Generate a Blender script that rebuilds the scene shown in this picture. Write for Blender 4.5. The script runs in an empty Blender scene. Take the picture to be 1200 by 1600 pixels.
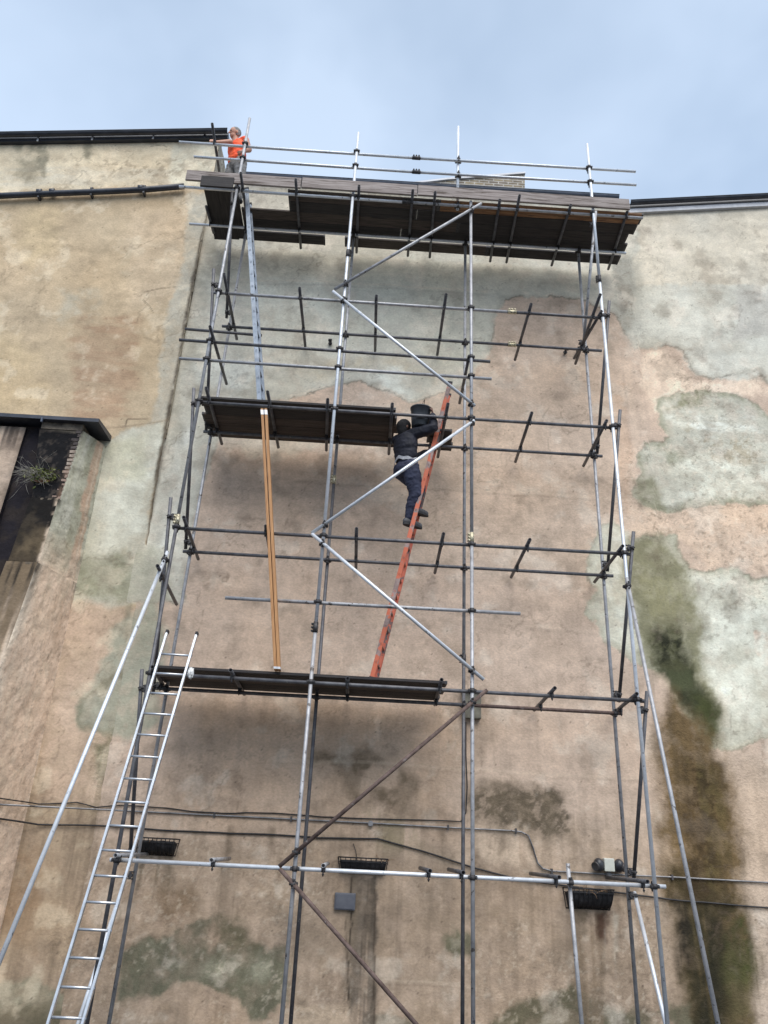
import bpy, bmesh, math, random
import numpy as np
from mathutils import Vector, Matrix, noise as mnoise

random.seed(7)
rad = math.radians
scene = bpy.context.scene
COL = scene.collection

# ------------------------------------------------------------------ camera
H = 2.2                                   # camera height above the yard
FPX, PITCH, ROLL, YAW = 1208.97, rad(24.0), rad(2.856), rad(1.351)
fw = Vector((math.sin(YAW) * math.cos(PITCH), math.cos(YAW) * math.cos(PITCH), math.sin(PITCH)))
_r0 = Vector((math.cos(YAW), -math.sin(YAW), 0))
_u0 = _r0.cross(fw)
cr = _r0 * math.cos(ROLL) + _u0 * math.sin(ROLL)
cu = -_r0 * math.sin(ROLL) + _u0 * math.cos(ROLL)
cam_d = bpy.data.cameras.new("camera")
cam = bpy.data.objects.new("camera", cam_d)
COL.objects.link(cam)
m = Matrix.Identity(4)
for i in range(3):
    m[i][0], m[i][1], m[i][2] = cr[i], cu[i], -fw[i]
m[2][3] = H
cam.matrix_world = m
cam_d.sensor_fit = 'VERTICAL'
cam_d.sensor_height = 36.0
cam_d.lens = 36.0 * FPX / 1600.0
cam_d.clip_end = 3000
cam_d.clip_start = 0.05
scene.camera = cam

# ------------------------------------------------------------------ world, sun, exposure
SUN_EL, SUN_AZ = rad(54), rad(168)        # azimuth of the light: behind the camera
world = bpy.data.worlds.new("World")
scene.world = world
world.use_nodes = True
wt = world.node_tree
wt.nodes.clear()


def N(t, typ, **kw):
    n = t.nodes.new(typ)
    for k, v in kw.items():
        if k in n.inputs:
            n.inputs[k].default_value = v
        else:
            setattr(n, k, v)
    return n


w_out = N(wt, 'ShaderNodeOutputWorld')
w_bg = N(wt, 'ShaderNodeBackground', Strength=0.1)
w_sky = N(wt, 'ShaderNodeTexSky', sky_type='NISHITA')
w_sky.sun_disc = False
w_sky.sun_elevation = SUN_EL
w_sky.sun_rotation = SUN_AZ
w_sky.air_density = 1.2
w_tc = N(wt, 'ShaderNodeTexCoord')
w_map = N(wt, 'ShaderNodeMapping')
w_map.inputs['Scale'].default_value = (1.0, 1.3, 1.5)
w_map.inputs['Rotation'].default_value = (0.3, 0.1, 0.4)
w_n = N(wt, 'ShaderNodeTexNoise', Scale=2.6, Detail=4.0, Roughness=0.5, Distortion=0.2)
w_ramp = N(wt, 'ShaderNodeValToRGB')
w_ramp.color_ramp.elements[0].position = 0.34
w_ramp.color_ramp.elements[0].color = (2.35, 3.0, 3.95, 1)
w_ramp.color_ramp.elements[1].position = 0.66
w_ramp.color_ramp.elements[1].color = (3.35, 4.05, 5.05, 1)
w_sep = N(wt, 'ShaderNodeSeparateXYZ')
w_h = N(wt, 'ShaderNodeMapRange')          # thinner, brighter cloud towards the mid sky
w_h.inputs['From Min'].default_value = 0.55
w_h.inputs['From Max'].default_value = 0.86
w_h.inputs['To Min'].default_value = 1.06
w_h.inputs['To Max'].default_value = 0.86
w_mul = N(wt, 'ShaderNodeVectorMath', operation='SCALE')
w_mix = N(wt, 'ShaderNodeMix', data_type='RGBA')
w_mix.inputs['Factor'].default_value = 0.9
L = wt.links.new
L(w_tc.outputs['Generated'], w_map.inputs['Vector'])
L(w_map.outputs[0], w_n.inputs['Vector'])
L(w_n.outputs['Fac'], w_ramp.inputs['Fac'])
L(w_tc.outputs['Generated'], w_sep.inputs[0])
L(w_sep.outputs['Z'], w_h.inputs['Value'])
L(w_ramp.outputs['Color'], w_mul.inputs[0])
L(w_h.outputs[0], w_mul.inputs['Scale'])
L(w_sky.outputs['Color'], w_mix.inputs['A'])
L(w_mul.outputs[0], w_mix.inputs['B'])
L(w_mix.outputs['Result'], w_bg.inputs['Color'])
L(w_bg.outputs[0], w_out.inputs['Surface'])

sun_d = bpy.data.lights.new("sun", 'SUN')
sun_d.energy = 1.5
sun_d.angle = rad(56)
sun_d.color = (1.0, 0.95, 0.89)
sun = bpy.data.objects.new("sun", sun_d)
COL.objects.link(sun)
_sd = Vector((math.sin(SUN_AZ) * math.cos(SUN_EL), math.cos(SUN_AZ) * math.cos(SUN_EL), math.sin(SUN_EL)))
sun.rotation_euler = _sd.to_track_quat('Z', 'Y').to_euler()
sun.location = (0, -10, 25)

scene.view_settings.view_transform = 'Standard'
scene.view_settings.look = 'None'
scene.view_settings.exposure = 1.17
scene.view_settings.gamma = 1.0


# ------------------------------------------------------------------ helpers
def ray(px, py):
    return fw * FPX + cr * (px - 600) - cu * (py - 800)


def at(px, py, Y):
    """point of the photograph on the real plane y = Y"""
    d = ray(px, py)
    d = d * (Y / d.y)
    return Vector((d.x, Y, d.z + H))


def atz(px, py, z):
    d = ray(px, py)
    d = d * ((z - H) / d.z)
    return Vector((d.x, d.y, z))


def setp(o, label=None, cat=None, group=None, kind=None):
    if label: o['label'] = label
    if cat: o['category'] = cat
    if group: o['group'] = group
    if kind: o['kind'] = kind
    return o


def empty(name, loc, label, cat, group=None):
    o = bpy.data.objects.new(name, None)
    o.empty_display_size = 0.2
    COL.objects.link(o)
    o.location = loc
    return setp(o, label, cat, group)


def link(name, me, mat, parent=None, loc=None):
    """mesh data in world coordinates; parents are unrotated empties or objects"""
    o = bpy.data.objects.new(name, me)
    COL.objects.link(o)
    if mat is not None:
        me.materials.clear()
        me.materials.append(mat)
    if parent is not None:
        o.parent = parent
        off = Vector(parent.location)
        p = parent.parent
        while p is not None:
            off += Vector(p.location)
            p = p.parent
        base = Vector(loc) if loc is not None else Vector((0, 0, 0))
        o.location = base - off
    elif loc is not None:
        o.location = loc
    return o


def mesh_of(bm, smooth=False):
    me = bpy.data.meshes.new("mesh")
    bmesh.ops.recalc_face_normals(bm, faces=bm.faces[:])
    bm.to_mesh(me)
    bm.free()
    if smooth:
        me.polygons.foreach_set("use_smooth", [True] * len(me.polygons))
    return me


def frame_from(d):
    d = d.normalized()
    up = Vector((0, 0, 1)) if abs(d.z) < 0.9 else Vector((0, 1, 0))
    s = d.cross(up).normalized()
    return s, s.cross(d).normalized()


def add_tube(bm, p1, p2, r=0.02415, seg=14, hollow=True, wall=0.004):
    """open steel tube: outer skin, end rings and a short bore at each end"""
    p1, p2 = Vector(p1), Vector(p2)
    d = (p2 - p1)
    ln = d.length
    d.normalize()
    s, u = frame_from(d)

    def ring(c, rr):
        return [bm.verts.new(c + (s * math.cos(2 * math.pi * k / seg) + u * math.sin(2 * math.pi * k / seg)) * rr) for k in range(seg)]

    def skin(a, b):
        for k in range(seg):
            f = bm.faces.new((a[k], a[(k + 1) % seg], b[(k + 1) % seg], b[k]))
            f.smooth = True
    a, b = ring(p1, r), ring(p2, r)
    skin(a, b)
    if hollow:
        dep = min(0.15, ln * 0.3)
        for e, c, dd in ((a, p1, d), (b, p2, -d)):
            i1 = ring(c, r - wall)
            i2 = ring(c + dd * dep, r - wall)
            skin(e, i1)
            skin(i1, i2)
            bm.faces.new(i2)
    else:
        bm.faces.new(a)
        bm.faces.new(b)


def add_poly_tube(bm, pts, r, seg=8):
    pts = [Vector(p) for p in pts]
    rings = []
    for i, p in enumerate(pts):
        d = (pts[min(i + 1, len(pts) - 1)] - pts[max(i - 1, 0)])
        s, u = frame_from(d)
        rr = r[i] if isinstance(r, (list, tuple)) else r
        rings.append([bm.verts.new(p + (s * math.cos(2 * math.pi * k / seg) + u * math.sin(2 * math.pi * k / seg)) * rr) for k in range(seg)])
    for a, b in zip(rings[:-1], rings[1:]):
        for k in range(seg):
            f = bm.faces.new((a[k], a[(k + 1) % seg], b[(k + 1) % seg], b[k]))
            f.smooth = True
    bm.faces.new(rings[0])
    bm.faces.new(rings[-1])


def add_box(bm, lo, hi, M=None):
    lo, hi = Vector(lo), Vector(hi)
    vs = []
    for x in (lo.x, hi.x):
        for y in (lo.y, hi.y):
            for z in (lo.z, hi.z):
                v = Vector((x, y, z))
                vs.append(bm.verts.new(M @ v if M else v))
    for f in ((0, 1, 3, 2), (4, 6, 7, 5), (0, 4, 5, 1), (2, 3, 7, 6), (0, 2, 6, 4), (1, 5, 7, 3)):
        bm.faces.new([vs[i] for i in f])
    return vs


def add_prism(bm, poly, d):
    """closed prism from a planar polygon (3d points) swept by vector d"""
    d = Vector(d)
    a = [bm.verts.new(Vector(p)) for p in poly]
    b = [bm.verts.new(Vector(p) + d) for p in poly]
    n = len(a)
    bm.faces.new(a)
    bm.faces.new(b[::-1])
    for k in range(n):
        bm.faces.new((a[k], b[k], b[(k + 1) % n], a[(k + 1) % n]))


def bevel(bm, w, seg=2):
    bmesh.ops.bevel(bm, geom=bm.edges[:] + bm.verts[:], offset=w, segments=seg, affect='EDGES', profile=0.6)


def copy_tree(o, parent=None, loc=None):
    c = o.copy()
    COL.objects.link(c)
    if parent is not None:
        c.parent = parent
    if loc is not None:
        c.location = loc
    for ch in list(o.children):
        copy_tree(ch, c)
    return c


# ------------------------------------------------------------------ materials
def s2l(c):
    return tuple(((v / 255) / 12.92 if v / 255 <= 0.04045 else ((v / 255 + 0.055) / 1.055) ** 2.4) for v in c)


def mat(name, c1, c2, scale=6.0, rough=0.6, metal=0.0, bump=0.0, bscale=60.0, stretch=None, spec=0.5, lo=0.35, hi=0.65, c3=None, s3=25.0, t3=0.62, coord='Object'):
    """two-tone noise material with optional third speckle colour and bump"""
    mt = bpy.data.materials.new(name)
    mt.use_nodes = True
    t = mt.node_tree
    b = t.nodes['Principled BSDF']
    b.inputs['Roughness'].default_value = rough
    b.inputs['Metallic'].default_value = metal
    b.inputs['Specular IOR Level'].default_value = spec
    tc = N(t, 'ShaderNodeTexCoord')
    mp = N(t, 'ShaderNodeMapping')
    if stretch: mp.inputs['Scale'].default_value = stretch
    oi = N(t, 'ShaderNodeObjectInfo')
    sc = N(t, 'ShaderNodeVectorMath', operation='SCALE')
    sc.inputs[0].default_value = (17.3, 9.1, 23.7)
    t.links.new(oi.outputs['Random'], sc.inputs['Scale'])
    t.links.new(sc.outputs[0], mp.inputs['Location'])
    t.links.new(tc.outputs[coord], mp.inputs['Vector'])
    n = N(t, 'ShaderNodeTexNoise', Scale=scale, Detail=6.0, Roughness=0.6)
    t.links.new(mp.outputs[0], n.inputs['Vector'])
    r = N(t, 'ShaderNodeValToRGB')
    r.color_ramp.elements[0].position, r.color_ramp.elements[1].position = lo, hi
    r.color_ramp.elements[0].color = (*c1, 1)
    r.color_ramp.elements[1].color = (*c2, 1)
    t.links.new(n.outputs['Fac'], r.inputs['Fac'])
    out = r.outputs['Color']
    if c3 is not None:
        n3 = N(t, 'ShaderNodeTexNoise', Scale=s3, Detail=5.0, Roughness=0.65)
        t.links.new(mp.outputs[0], n3.inputs['Vector'])
        r3 = N(t, 'ShaderNodeValToRGB')
        r3.color_ramp.elements[0].position, r3.color_ramp.elements[1].position = t3, t3 + 0.05
        t.links.new(n3.outputs['Fac'], r3.inputs['Fac'])
        mx = N(t, 'ShaderNodeMix', data_type='RGBA')
        mx.inputs['B'].default_value = (*c3, 1)
        t.links.new(r3.outputs['Color'], mx.inputs['Factor'])
        t.links.new(out, mx.inputs['A'])
        out = mx.outputs['Result']
    t.links.new(out, b.inputs['Base Color'])
    if bump:
        nb = N(t, 'ShaderNodeTexNoise', Scale=bscale, Detail=4.0)
        t.links.new(mp.outputs[0], nb.inputs['Vector'])
        bp = N(t, 'ShaderNodeBump', Strength=bump, Distance=0.01)
        t.links.new(nb.outputs['Fac'], bp.inputs['Height'])
        t.links.new(bp.outputs[0], b.inputs['Normal'])
    return mt


M = {}
M['tube_bright'] = mat('bright_galvanised_steel', (.60, .63, .67), (.74, .77, .81), 9, .42, .35, .15, 90, c3=(.30, .31, .33), s3=14, t3=.62)
M['tube_grey'] = mat('weathered_galvanised_steel', (.30, .305, .32), (.46, .46, .475), 9, .5, .35, .2, 90, c3=(.12, .11, .105), s3=12, t3=.6)
M['tube_dark'] = mat('dull_dark_steel', (.085, .085, .095), (.16, .16, .17), 9, .55, .4, .25, 90, c3=(.27, .255, .235), s3=20, t3=.64)
M['tube_rust'] = mat('rusty_brown_steel', (.085, .055, .045), (.17, .12, .105), 14, .75, .2, .3, 120, c3=(.26, .23, .22), s3=10, t3=.64)
M['coupler'] = mat('dark_coupler_steel', (.035, .035, .04), (.09, .085, .085), 30, .6, .5, .3, 120)
M['coupler_zinc'] = mat('zinc_coupler_steel', (.45, .40, .27), (.62, .57, .42), 30, .5, .6, .3, 120, c3=(.08, .075, .07), s3=40, t3=.55)
M['board_dark'] = mat('damp_grey_brown_timber', (.020, .018, .019), (.050, .043, .041), 5, .8, 0, .35, 60, stretch=(0.5, 9, 9), c3=(.02, .017, .016), s3=4, t3=.6)
M['board_dark_y'] = mat('damp_grey_brown_timber_across', (.020, .018, .019), (.050, .043, .041), 5, .8, 0, .35, 60, stretch=(9, .5, 9), c3=(.02, .017, .016), s3=4, t3=.6)
M['board_mid'] = mat('brown_grey_timber', (.045, .034, .028), (.10, .078, .066), 5, .8, 0, .35, 60, stretch=(0.5, 9, 9), c3=(.02, .017, .016), s3=4, t3=.58)
M['board_grey'] = mat('weathered_grey_timber', (.20, .165, .15), (.40, .35, .325), 4, .85, 0, .4, 60, stretch=(0.5, 9, 9), c3=(.11, .085, .07), s3=3, t3=.56)
M['board_tan'] = mat('worn_orange_timber', (.17, .085, .04), (.36, .20, .10), 4, .8, 0, .4, 60, stretch=(0.5, 9, 9), c3=(.08, .05, .035), s3=3, t3=.56)
M['timber_new'] = mat('fresh_yellow_timber', (.36, .17, .065), (.52, .28, .12), 4, .65, 0, .25, 60, stretch=(14, 14, .6), c3=(.16, .065, .03), s3=5, t3=.66)
M['band'] = mat('galvanised_band', (.55, .56, .58), (.72, .73, .74), 20, .4, .5)
M['alu'] = mat('ladder_aluminium', (.52, .54, .57), (.70, .72, .75), 8, .35, .8, .1, 80)
M['alu_dull'] = mat('dull_ladder_aluminium', (.22, .26, .31), (.34, .38, .44), 8, .5, .4, .15, 80)
M['ladder_red'] = mat('worn_orange_ladder_paint', (.50, .095, .05), (.62, .16, .09), 7, .6, 0, .3, 70, stretch=(1, 1, .6), c3=(.13, .10, .095), s3=9, t3=.52)
M['ladder_grey'] = mat('bare_scuffed_ladder_rail', (.20, .14, .125), (.34, .25, .23), 8, .6, .1, .3, 70, c3=(.52, .13, .065), s3=5, t3=.47)
M['rubber'] = mat('black_rubber', (.018, .018, .02), (.035, .035, .04), 20, .7)
M['black_pvc'] = mat('black_plastic_pipe', (.022, .026, .036), (.045, .050, .066), 5, .38, 0, .05)
M['gutter_blue'] = mat('slate_blue_gutter', (.055, .07, .10), (.10, .12, .16), 4, .35, 0, .05)
M['lead'] = mat('pale_lead_flashing', (.42, .43, .46), (.58, .59, .62), 5, .55, .1, .1)
M['black_iron'] = mat('black_iron', (.010, .010, .012), (.025, .025, .028), 20, .6, .2, .2)
M['liner'] = mat('black_basket_liner', (.008, .008, .010), (.03, .028, .03), 9, .8, 0, .6, 30)
M['twig'] = mat('dry_twig', (.16, .09, .05), (.33, .22, .13), 10, .9)
M['twig_pale'] = mat('pale_dry_stem', (.20, .19, .16), (.42, .40, .35), 10, .9)
M['leaf'] = mat('yellow_green_leaf', (.07, .09, .02), (.22, .24, .06), 6, .6)
M['soil'] = mat('terracotta_soil', (.20, .10, .06), (.33, .18, .12), 10, .9)
M['slate_box'] = mat('slate_grey_plastic', (.085, .09, .11), (.12, .125, .145), 8, .5)
M['olive_box'] = mat('grimy_beige_metal', (.10, .092, .068), (.20, .185, .14), 6, .6, 0, .2, 30, c3=(.045, .04, .03), s3=8, t3=.6)
M['white_plastic'] = mat('off_white_plastic', (.58, .58, .50), (.72, .72, .64), 6, .5)
M['dark_glass'] = mat('dark_lamp_housing', (.02, .02, .025), (.05, .05, .055), 8, .3)
M['cable'] = mat('black_cable', (.014, .013, .014), (.04, .036, .034), 9, .6)
M['conduit'] = mat('grey_steel_conduit', (.16, .155, .155), (.30, .29, .29), 7, .45, .4, c3=(.07, .06, .055), s3=10, t3=.6)
M['conduit_dark'] = mat('dark_grey_conduit', (.045, .042, .042), (.11, .10, .10), 7, .5, .2, c3=(.2, .19, .18), s3=10, t3=.64)
M['skin'] = mat('tanned_skin', (.42, .20, .13), (.54, .28, .19), 12, .55)
M['skin_dark'] = mat('brown_skin', (.16, .085, .06), (.24, .13, .095), 12, .5)
M['hivis'] = mat('orange_hi_vis_fabric', (.95, .085, .018), (1.0, .14, .035), 8, .7, 0, .3, 40)
M['hivis_strip'] = mat('silver_reflective_tape', (.55, .55, .55), (.7, .7, .7), 8, .3, .3)
M['work_trouser'] = mat('dusty_grey_work_trousers', (.16, .15, .14), (.34, .33, .32), 9, .85, 0, .4, 40)
M['hair_grey'] = mat('short_grey_hair', (.13, .125, .12), (.32, .31, .30), 40, .8, 0, .6, 160)
M['jacket'] = mat('black_navy_jacket', (.006, .007, .014), (.014, .015, .028), 9, .75, 0, .4, 40)
M['jeans'] = mat('navy_trousers', (.016, .019, .042), (.034, .04, .075), 6, .85, 0, .4, 40)
M['hood'] = mat('black_knit', (.006, .006, .008), (.014, .014, .016), 30, .9, 0, .7, 150)
M['tee'] = mat('white_cotton', (.55, .56, .60), (.75, .76, .80), 8, .8)
M['shoe'] = mat('grey_suede_shoe', (.06, .06, .065), (.12, .12, .125), 14, .8, 0, .3, 80)
M['sole'] = mat('black_sole', (.012, .012, .014), (.025, .025, .028), 14, .7)
M['bucket'] = mat('black_builders_bucket', (.020, .024, .030), (.050, .056, .066), 6, .42, 0, .1, 20)
M['rag'] = mat('white_rag', (.6, .6, .58), (.8, .8, .78), 9, .9, 0, .5, 30)
M['asphalt'] = mat('worn_yard_asphalt', (.040, .040, .042), (.075, .073, .072), 2.5, .9, 0, .5, 60)
M['stone'] = mat('pale_coping_stone', (.40, .39, .37), (.55, .54, .52), 6, .85, 0, .3)
M['roof_slate'] = mat('dark_roof_slate', (.05, .052, .06), (.10, .10, .11), 5, .6, 0, .3)


def brick_mat():
    mt = bpy.data.materials.new('yellow_grey_stock_brick')
    mt.use_nodes = True
    t = mt.node_tree
    b = t.nodes['Principled BSDF']
    b.inputs['Roughness'].default_value = .9
    tc = N(t, 'ShaderNodeTexCoord')
    mp = N(t, 'ShaderNodeMapping')
    mp.inputs['Rotation'].default_value = (math.pi / 2, 0, 0)
    bk = N(t, 'ShaderNodeTexBrick', Scale=1.0)
    bk.inputs['Color1'].default_value = (.30, .24, .15, 1)
    bk.inputs['Color2'].default_value = (.16, .13, .10, 1)
    bk.inputs['Mortar'].default_value = (.42, .40, .36, 1)
    bk.inputs['Brick Width'].default_value = .225
    bk.inputs['Row Height'].default_value = .075
    bk.inputs['Mortar Size'].default_value = .012
    t.links.new(tc.outputs['Object'], mp.inputs['Vector'])
    t.links.new(mp.outputs[0], bk.inputs['Vector'])
    n = N(t, 'ShaderNodeTexNoise', Scale=7.0, Detail=5.0)
    t.links.new(tc.outputs['Object'], n.inputs['Vector'])
    mx = N(t, 'ShaderNodeMix', data_type='RGBA', blend_type='OVERLAY')
    mx.inputs['Factor'].default_value = .7
    t.links.new(bk.outputs['Color'], mx.inputs['A'])
    t.links.new(n.outputs['Fac'], mx.inputs['B'])
    t.links.new(mx.outputs['Result'], b.inputs['Base Color'])
    bp = N(t, 'ShaderNodeBump', Strength=.6, Distance=.01)
    t.links.new(bk.outputs['Fac'], bp.inputs['Height'])
    bp.invert = True
    t.links.new(bp.outputs[0], b.inputs['Normal'])
    return mt


M['brick'] = brick_mat()


def plaster_mat():
    """stained render: stains live in the 'Col' attribute, fine grain and trowel relief in nodes"""
    mt = bpy.data.materials.new('stained_cement_render')
    mt.use_nodes = True
    t = mt.node_tree
    b = t.nodes['Principled BSDF']
    b.inputs['Roughness'].default_value = .93
    b.inputs['Specular IOR Level'].default_value = .2
    at_ = N(t, 'ShaderNodeAttribute', attribute_name='Col')
    ro = N(t, 'ShaderNodeAttribute', attribute_name='Rough')
    tc = N(t, 'ShaderNodeTexCoord')
    n1 = N(t, 'ShaderNodeTexNoise', Scale=26.0, Detail=7.0, Roughness=.62)
    n2 = N(t, 'ShaderNodeTexNoise', Scale=5.0, Detail=6.0, Roughness=.6, Distortion=.6)
    mp = N(t, 'ShaderNodeMapping')
    mp.inputs['Scale'].default_value = (1.0, 1.0, 1.5)
    t.links.new(tc.outputs['Object'], mp.inputs['Vector'])
    t.links.new(mp.outputs[0], n1.inputs['Vector'])
    t.links.new(tc.outputs['Object'], n2.inputs['Vector'])
    r1 = N(t, 'ShaderNodeMapRange')
    r1.inputs['From Min'].default_value, r1.inputs['From Max'].default_value = .3, .7
    r1.inputs['To Min'].default_value, r1.inputs['To Max'].default_value = .86, 1.12
    t.links.new(n1.outputs['Fac'], r1.inputs['Value'])
    r2 = N(t, 'ShaderNodeMapRange')
    r2.inputs['From Min'].default_value, r2.inputs['From Max'].default_value = .3, .7
    r2.inputs['To Min'].default_value, r2.inputs['To Max'].default_value = .92, 1.07
    t.links.new(n2.outputs['Fac'], r2.inputs['Value'])
    ml = N(t, 'ShaderNodeMath', operation='MULTIPLY')
    t.links.new(r1.outputs[0], ml.inputs[0])
    t.links.new(r2.outputs[0], ml.inputs[1])
    vs = N(t, 'ShaderNodeVectorMath', operation='SCALE')
    t.links.new(at_.outputs['Color'], vs.inputs[0])
    t.links.new(ml.outputs[0], vs.inputs['Scale'])
    t.links.new(vs.outputs[0], b.inputs['Base Color'])
    ad = N(t, 'ShaderNodeMath', operation='MULTIPLY_ADD')
    ad.inputs[1].default_value = .5
    t.links.new(n1.outputs['Fac'], ad.inputs[0])
    t.links.new(n2.outputs['Fac'], ad.inputs[2])
    st = N(t, 'ShaderNodeMath', operation='MULTIPLY_ADD')
    st.inputs[1].default_value, st.inputs[2].default_value = .6, .34
    t.links.new(ro.outputs['Fac'], st.inputs[0])
    bp = N(t, 'ShaderNodeBump', Distance=.02)
    t.links.new(st.outputs[0], bp.inputs['Strength'])
    t.links.new(ad.outputs[0], bp.inputs['Height'])
    t.links.new(bp.outputs[0], b.inputs['Normal'])
    return mt


M['plaster'] = plaster_mat()

# ------------------------------------------------------------------ stain painting (in metres on the wall)
_tab = np.random.default_rng(11).random((256, 256))


def vn(x, y, seed=0):
    x = x + seed * 37.7
    y = y + seed * 91.3
    xi, yi = np.floor(x).astype(np.int64), np.floor(y).astype(np.int64)
    xf, yf = x - xi, y - yi
    xf, yf = xf * xf * (3 - 2 * xf), yf * yf * (3 - 2 * yf)
    a, b = _tab[xi & 255, yi & 255], _tab[(xi + 1) & 255, yi & 255]
    c, d = _tab[xi & 255, (yi + 1) & 255], _tab[(xi + 1) & 255, (yi + 1) & 255]
    return (a * (1 - xf) + b * xf) * (1 - yf) + (c * (1 - xf) + d * xf) * yf


def fbm(x, y, seed=0, oct=5, gain=.5):
    s, a, t = 0, 1, 0
    for o in range(oct):
        s = s + a * vn(x * 2 ** o, y * 2 ** o, seed + o * 3)
        t += a
        a *= gain
    return s / t                      # 0..1, mean .5


def sstep(a, b, x):
    t = np.clip((x - a) / (b - a), 0, 1)
    return t * t * (3 - 2 * t)


def poly_sdf(X, Z, P):
    """signed distance, negative inside"""
    n = len(P)
    d = np.full(X.shape, 1e9)
    ins = np.zeros(X.shape, bool)
    for i in range(n):
        ax, az = P[i]
        bx, bz = P[(i + 1) % n]
        ex, ez = bx - ax, bz - az
        wx, wz = X - ax, Z - az
        h = np.clip((wx * ex + wz * ez) / (ex * ex + ez * ez + 1e-12), 0, 1)
        d = np.minimum(d, (wx - ex * h) ** 2 + (wz - ez * h) ** 2)
        c = ((az > Z) != (bz > Z))
        with np.errstate(divide='ignore', invalid='ignore'):
            xx = ex * (Z - az) / (bz - az if bz != az else 1e-12) + ax
        ins ^= c & (X < xx)
    d = np.sqrt(d)
    return np.where(ins, -d, d)


class Paint:
    """paint layers over points (X, Z) of a wall that stands at depth Y"""

    def __init__(s, X, Z, Y, base, proj=None):
        s.X, s.Z, s.Y = X, Z, Y
        s.c = np.tile(np.array(s2l(base)), (len(X), 1))
        s.h = np.zeros(len(X))
        s.rough = np.zeros(len(X))
        s.w1 = fbm(X * 1.8, Z * 1.8, 1, 7, .66) - .5
        s.w2 = fbm(X * 1.8, Z * 1.8, 5, 7, .66) - .5
        s.jit = .06 * (fbm(X * 14, Z * 14, 15, 3, .7) - .5) + .11 * (fbm(X * 4.5, Z * 4.5, 17, 4, .6) - .5)
        s.brk = .84 + .34 * sstep(.32, .62, fbm(X * 6.5, Z * 6.5, 19, 4, .65))
        s.proj = proj or (lambda px, py: tuple(at(px, py, Y).xz))
        s.cache = {}

    def mask(s, poly, soft=.05, warp=.3):
        P = [s.proj(*p) for p in poly]
        xs = [p[0] for p in P]
        zs = [p[1] for p in P]
        mg = soft + warp + .05
        sel = np.where((s.X > min(xs) - mg) & (s.X < max(xs) + mg) & (s.Z > min(zs) - mg) & (s.Z < max(zs) + mg))[0]
        out = np.zeros(len(s.X))
        if len(sel):
            d = poly_sdf(s.X[sel] + s.w1[sel] * warp * 2, s.Z[sel] + s.w2[sel] * warp * 2, P)
            out[sel] = 1 - sstep(-soft, soft, d + s.jit[sel] + (s.w1[sel] * s.w2[sel]) * soft * 3)
        return out

    def mod(s, kind, seed=0):
        k = (kind, seed)
        if k not in s.cache:
            X, Z = s.X, s.Z
            s.cache[k] = {
                'big': lambda: fbm(X * .8, Z * .8, 20 + seed, 5),
                'mid': lambda: fbm(X * 2.5, Z * 2.5, 30 + seed, 5, .6),
                'fine': lambda: fbm(X * 9, Z * 9, 40 + seed, 4, .65),
                'grit': lambda: fbm(X * 16, Z * 16, 80 + seed, 3, .7),
                'streak': lambda: fbm(X * 9, Z * .55, 50 + seed, 5, .6),
                'trowel': lambda: fbm(X * 1.3, Z * 7, 60 + seed, 5, .6),
            }[kind]()
        return s.cache[k]

    def lay(s, col, m, op=1.0, mod=None, lo=.35, hi=.6, seed=0, h=0.0, rough=0.0):
        a = np.minimum(m * op * s.brk, 1)
        if mod:
            a = a * sstep(lo, hi, s.mod(mod, seed))
        c = np.array(s2l(col))
        s.c = s.c * (1 - a[:, None]) + c * a[:, None]
        s.h += h * m
        s.rough = np.maximum(s.rough, rough * m)

    def poly(s, pts, col, op=1.0, soft=.05, warp=.3, **kw):
        m_ = s.mask(pts, soft, warp)
        s.lay(col, m_, op, **kw)
        return m_

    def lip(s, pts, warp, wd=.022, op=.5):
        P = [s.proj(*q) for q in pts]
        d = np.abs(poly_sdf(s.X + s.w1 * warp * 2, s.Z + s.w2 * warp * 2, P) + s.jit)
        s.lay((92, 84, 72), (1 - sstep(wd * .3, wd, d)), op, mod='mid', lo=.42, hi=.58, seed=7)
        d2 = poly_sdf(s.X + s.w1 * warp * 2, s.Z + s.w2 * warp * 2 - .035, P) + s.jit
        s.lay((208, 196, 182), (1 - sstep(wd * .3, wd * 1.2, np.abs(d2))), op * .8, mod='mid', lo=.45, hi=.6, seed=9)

    def rim(s, pts, col, op=.8, w=.12, soft=.04, warp=.3, **kw):
        P = s.mask(pts, soft, warp)
        Q = s.mask(pts, w, warp)
        s.lay(col, np.clip(4 * Q * (1 - Q), 0, 1) * P, op, **kw)

    def line(s, pts, col, wd=.012, op=.8, warp=.06, soft=None, **kw):
        soft = soft or wd * .6
        P = [s.proj(*p) for p in pts]
        d = np.full(len(s.X), 1e9)
        X, Z = s.X + s.w2 * warp * 2, s.Z + s.w1 * warp * 2
        for (ax, az), (bx, bz) in zip(P[:-1], P[1:]):
            ex, ez = bx - ax, bz - az
            h = np.clip(((X - ax) * ex + (Z - az) * ez) / (ex * ex + ez * ez + 1e-12), 0, 1)
            d = np.minimum(d, np.hypot(X - ax - ex * h, Z - az - ez * h))
        m_ = 1 - sstep(wd - soft, wd + soft, d)
        s.lay(col, m_, op, **kw)

    def mottles(s):
        """overall unevenness of old render: cloudy tone, trowel drag, runs and grime"""
        f = (1 + .22 * (s.mod('big') - .5)) * (1 + .40 * (s.mod('mid') - .5)) * (1 + .22 * (s.mod('fine') - .5))
        f *= 1 + .30 * (s.mod('trowel') - .5)
        s.c *= f[:, None]
        tint = (s.mod('big', 3) - .5)
        s.c *= np.stack([1 + .10 * tint, 1 + 0 * tint, 1 - .14 * tint], 1)

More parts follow.
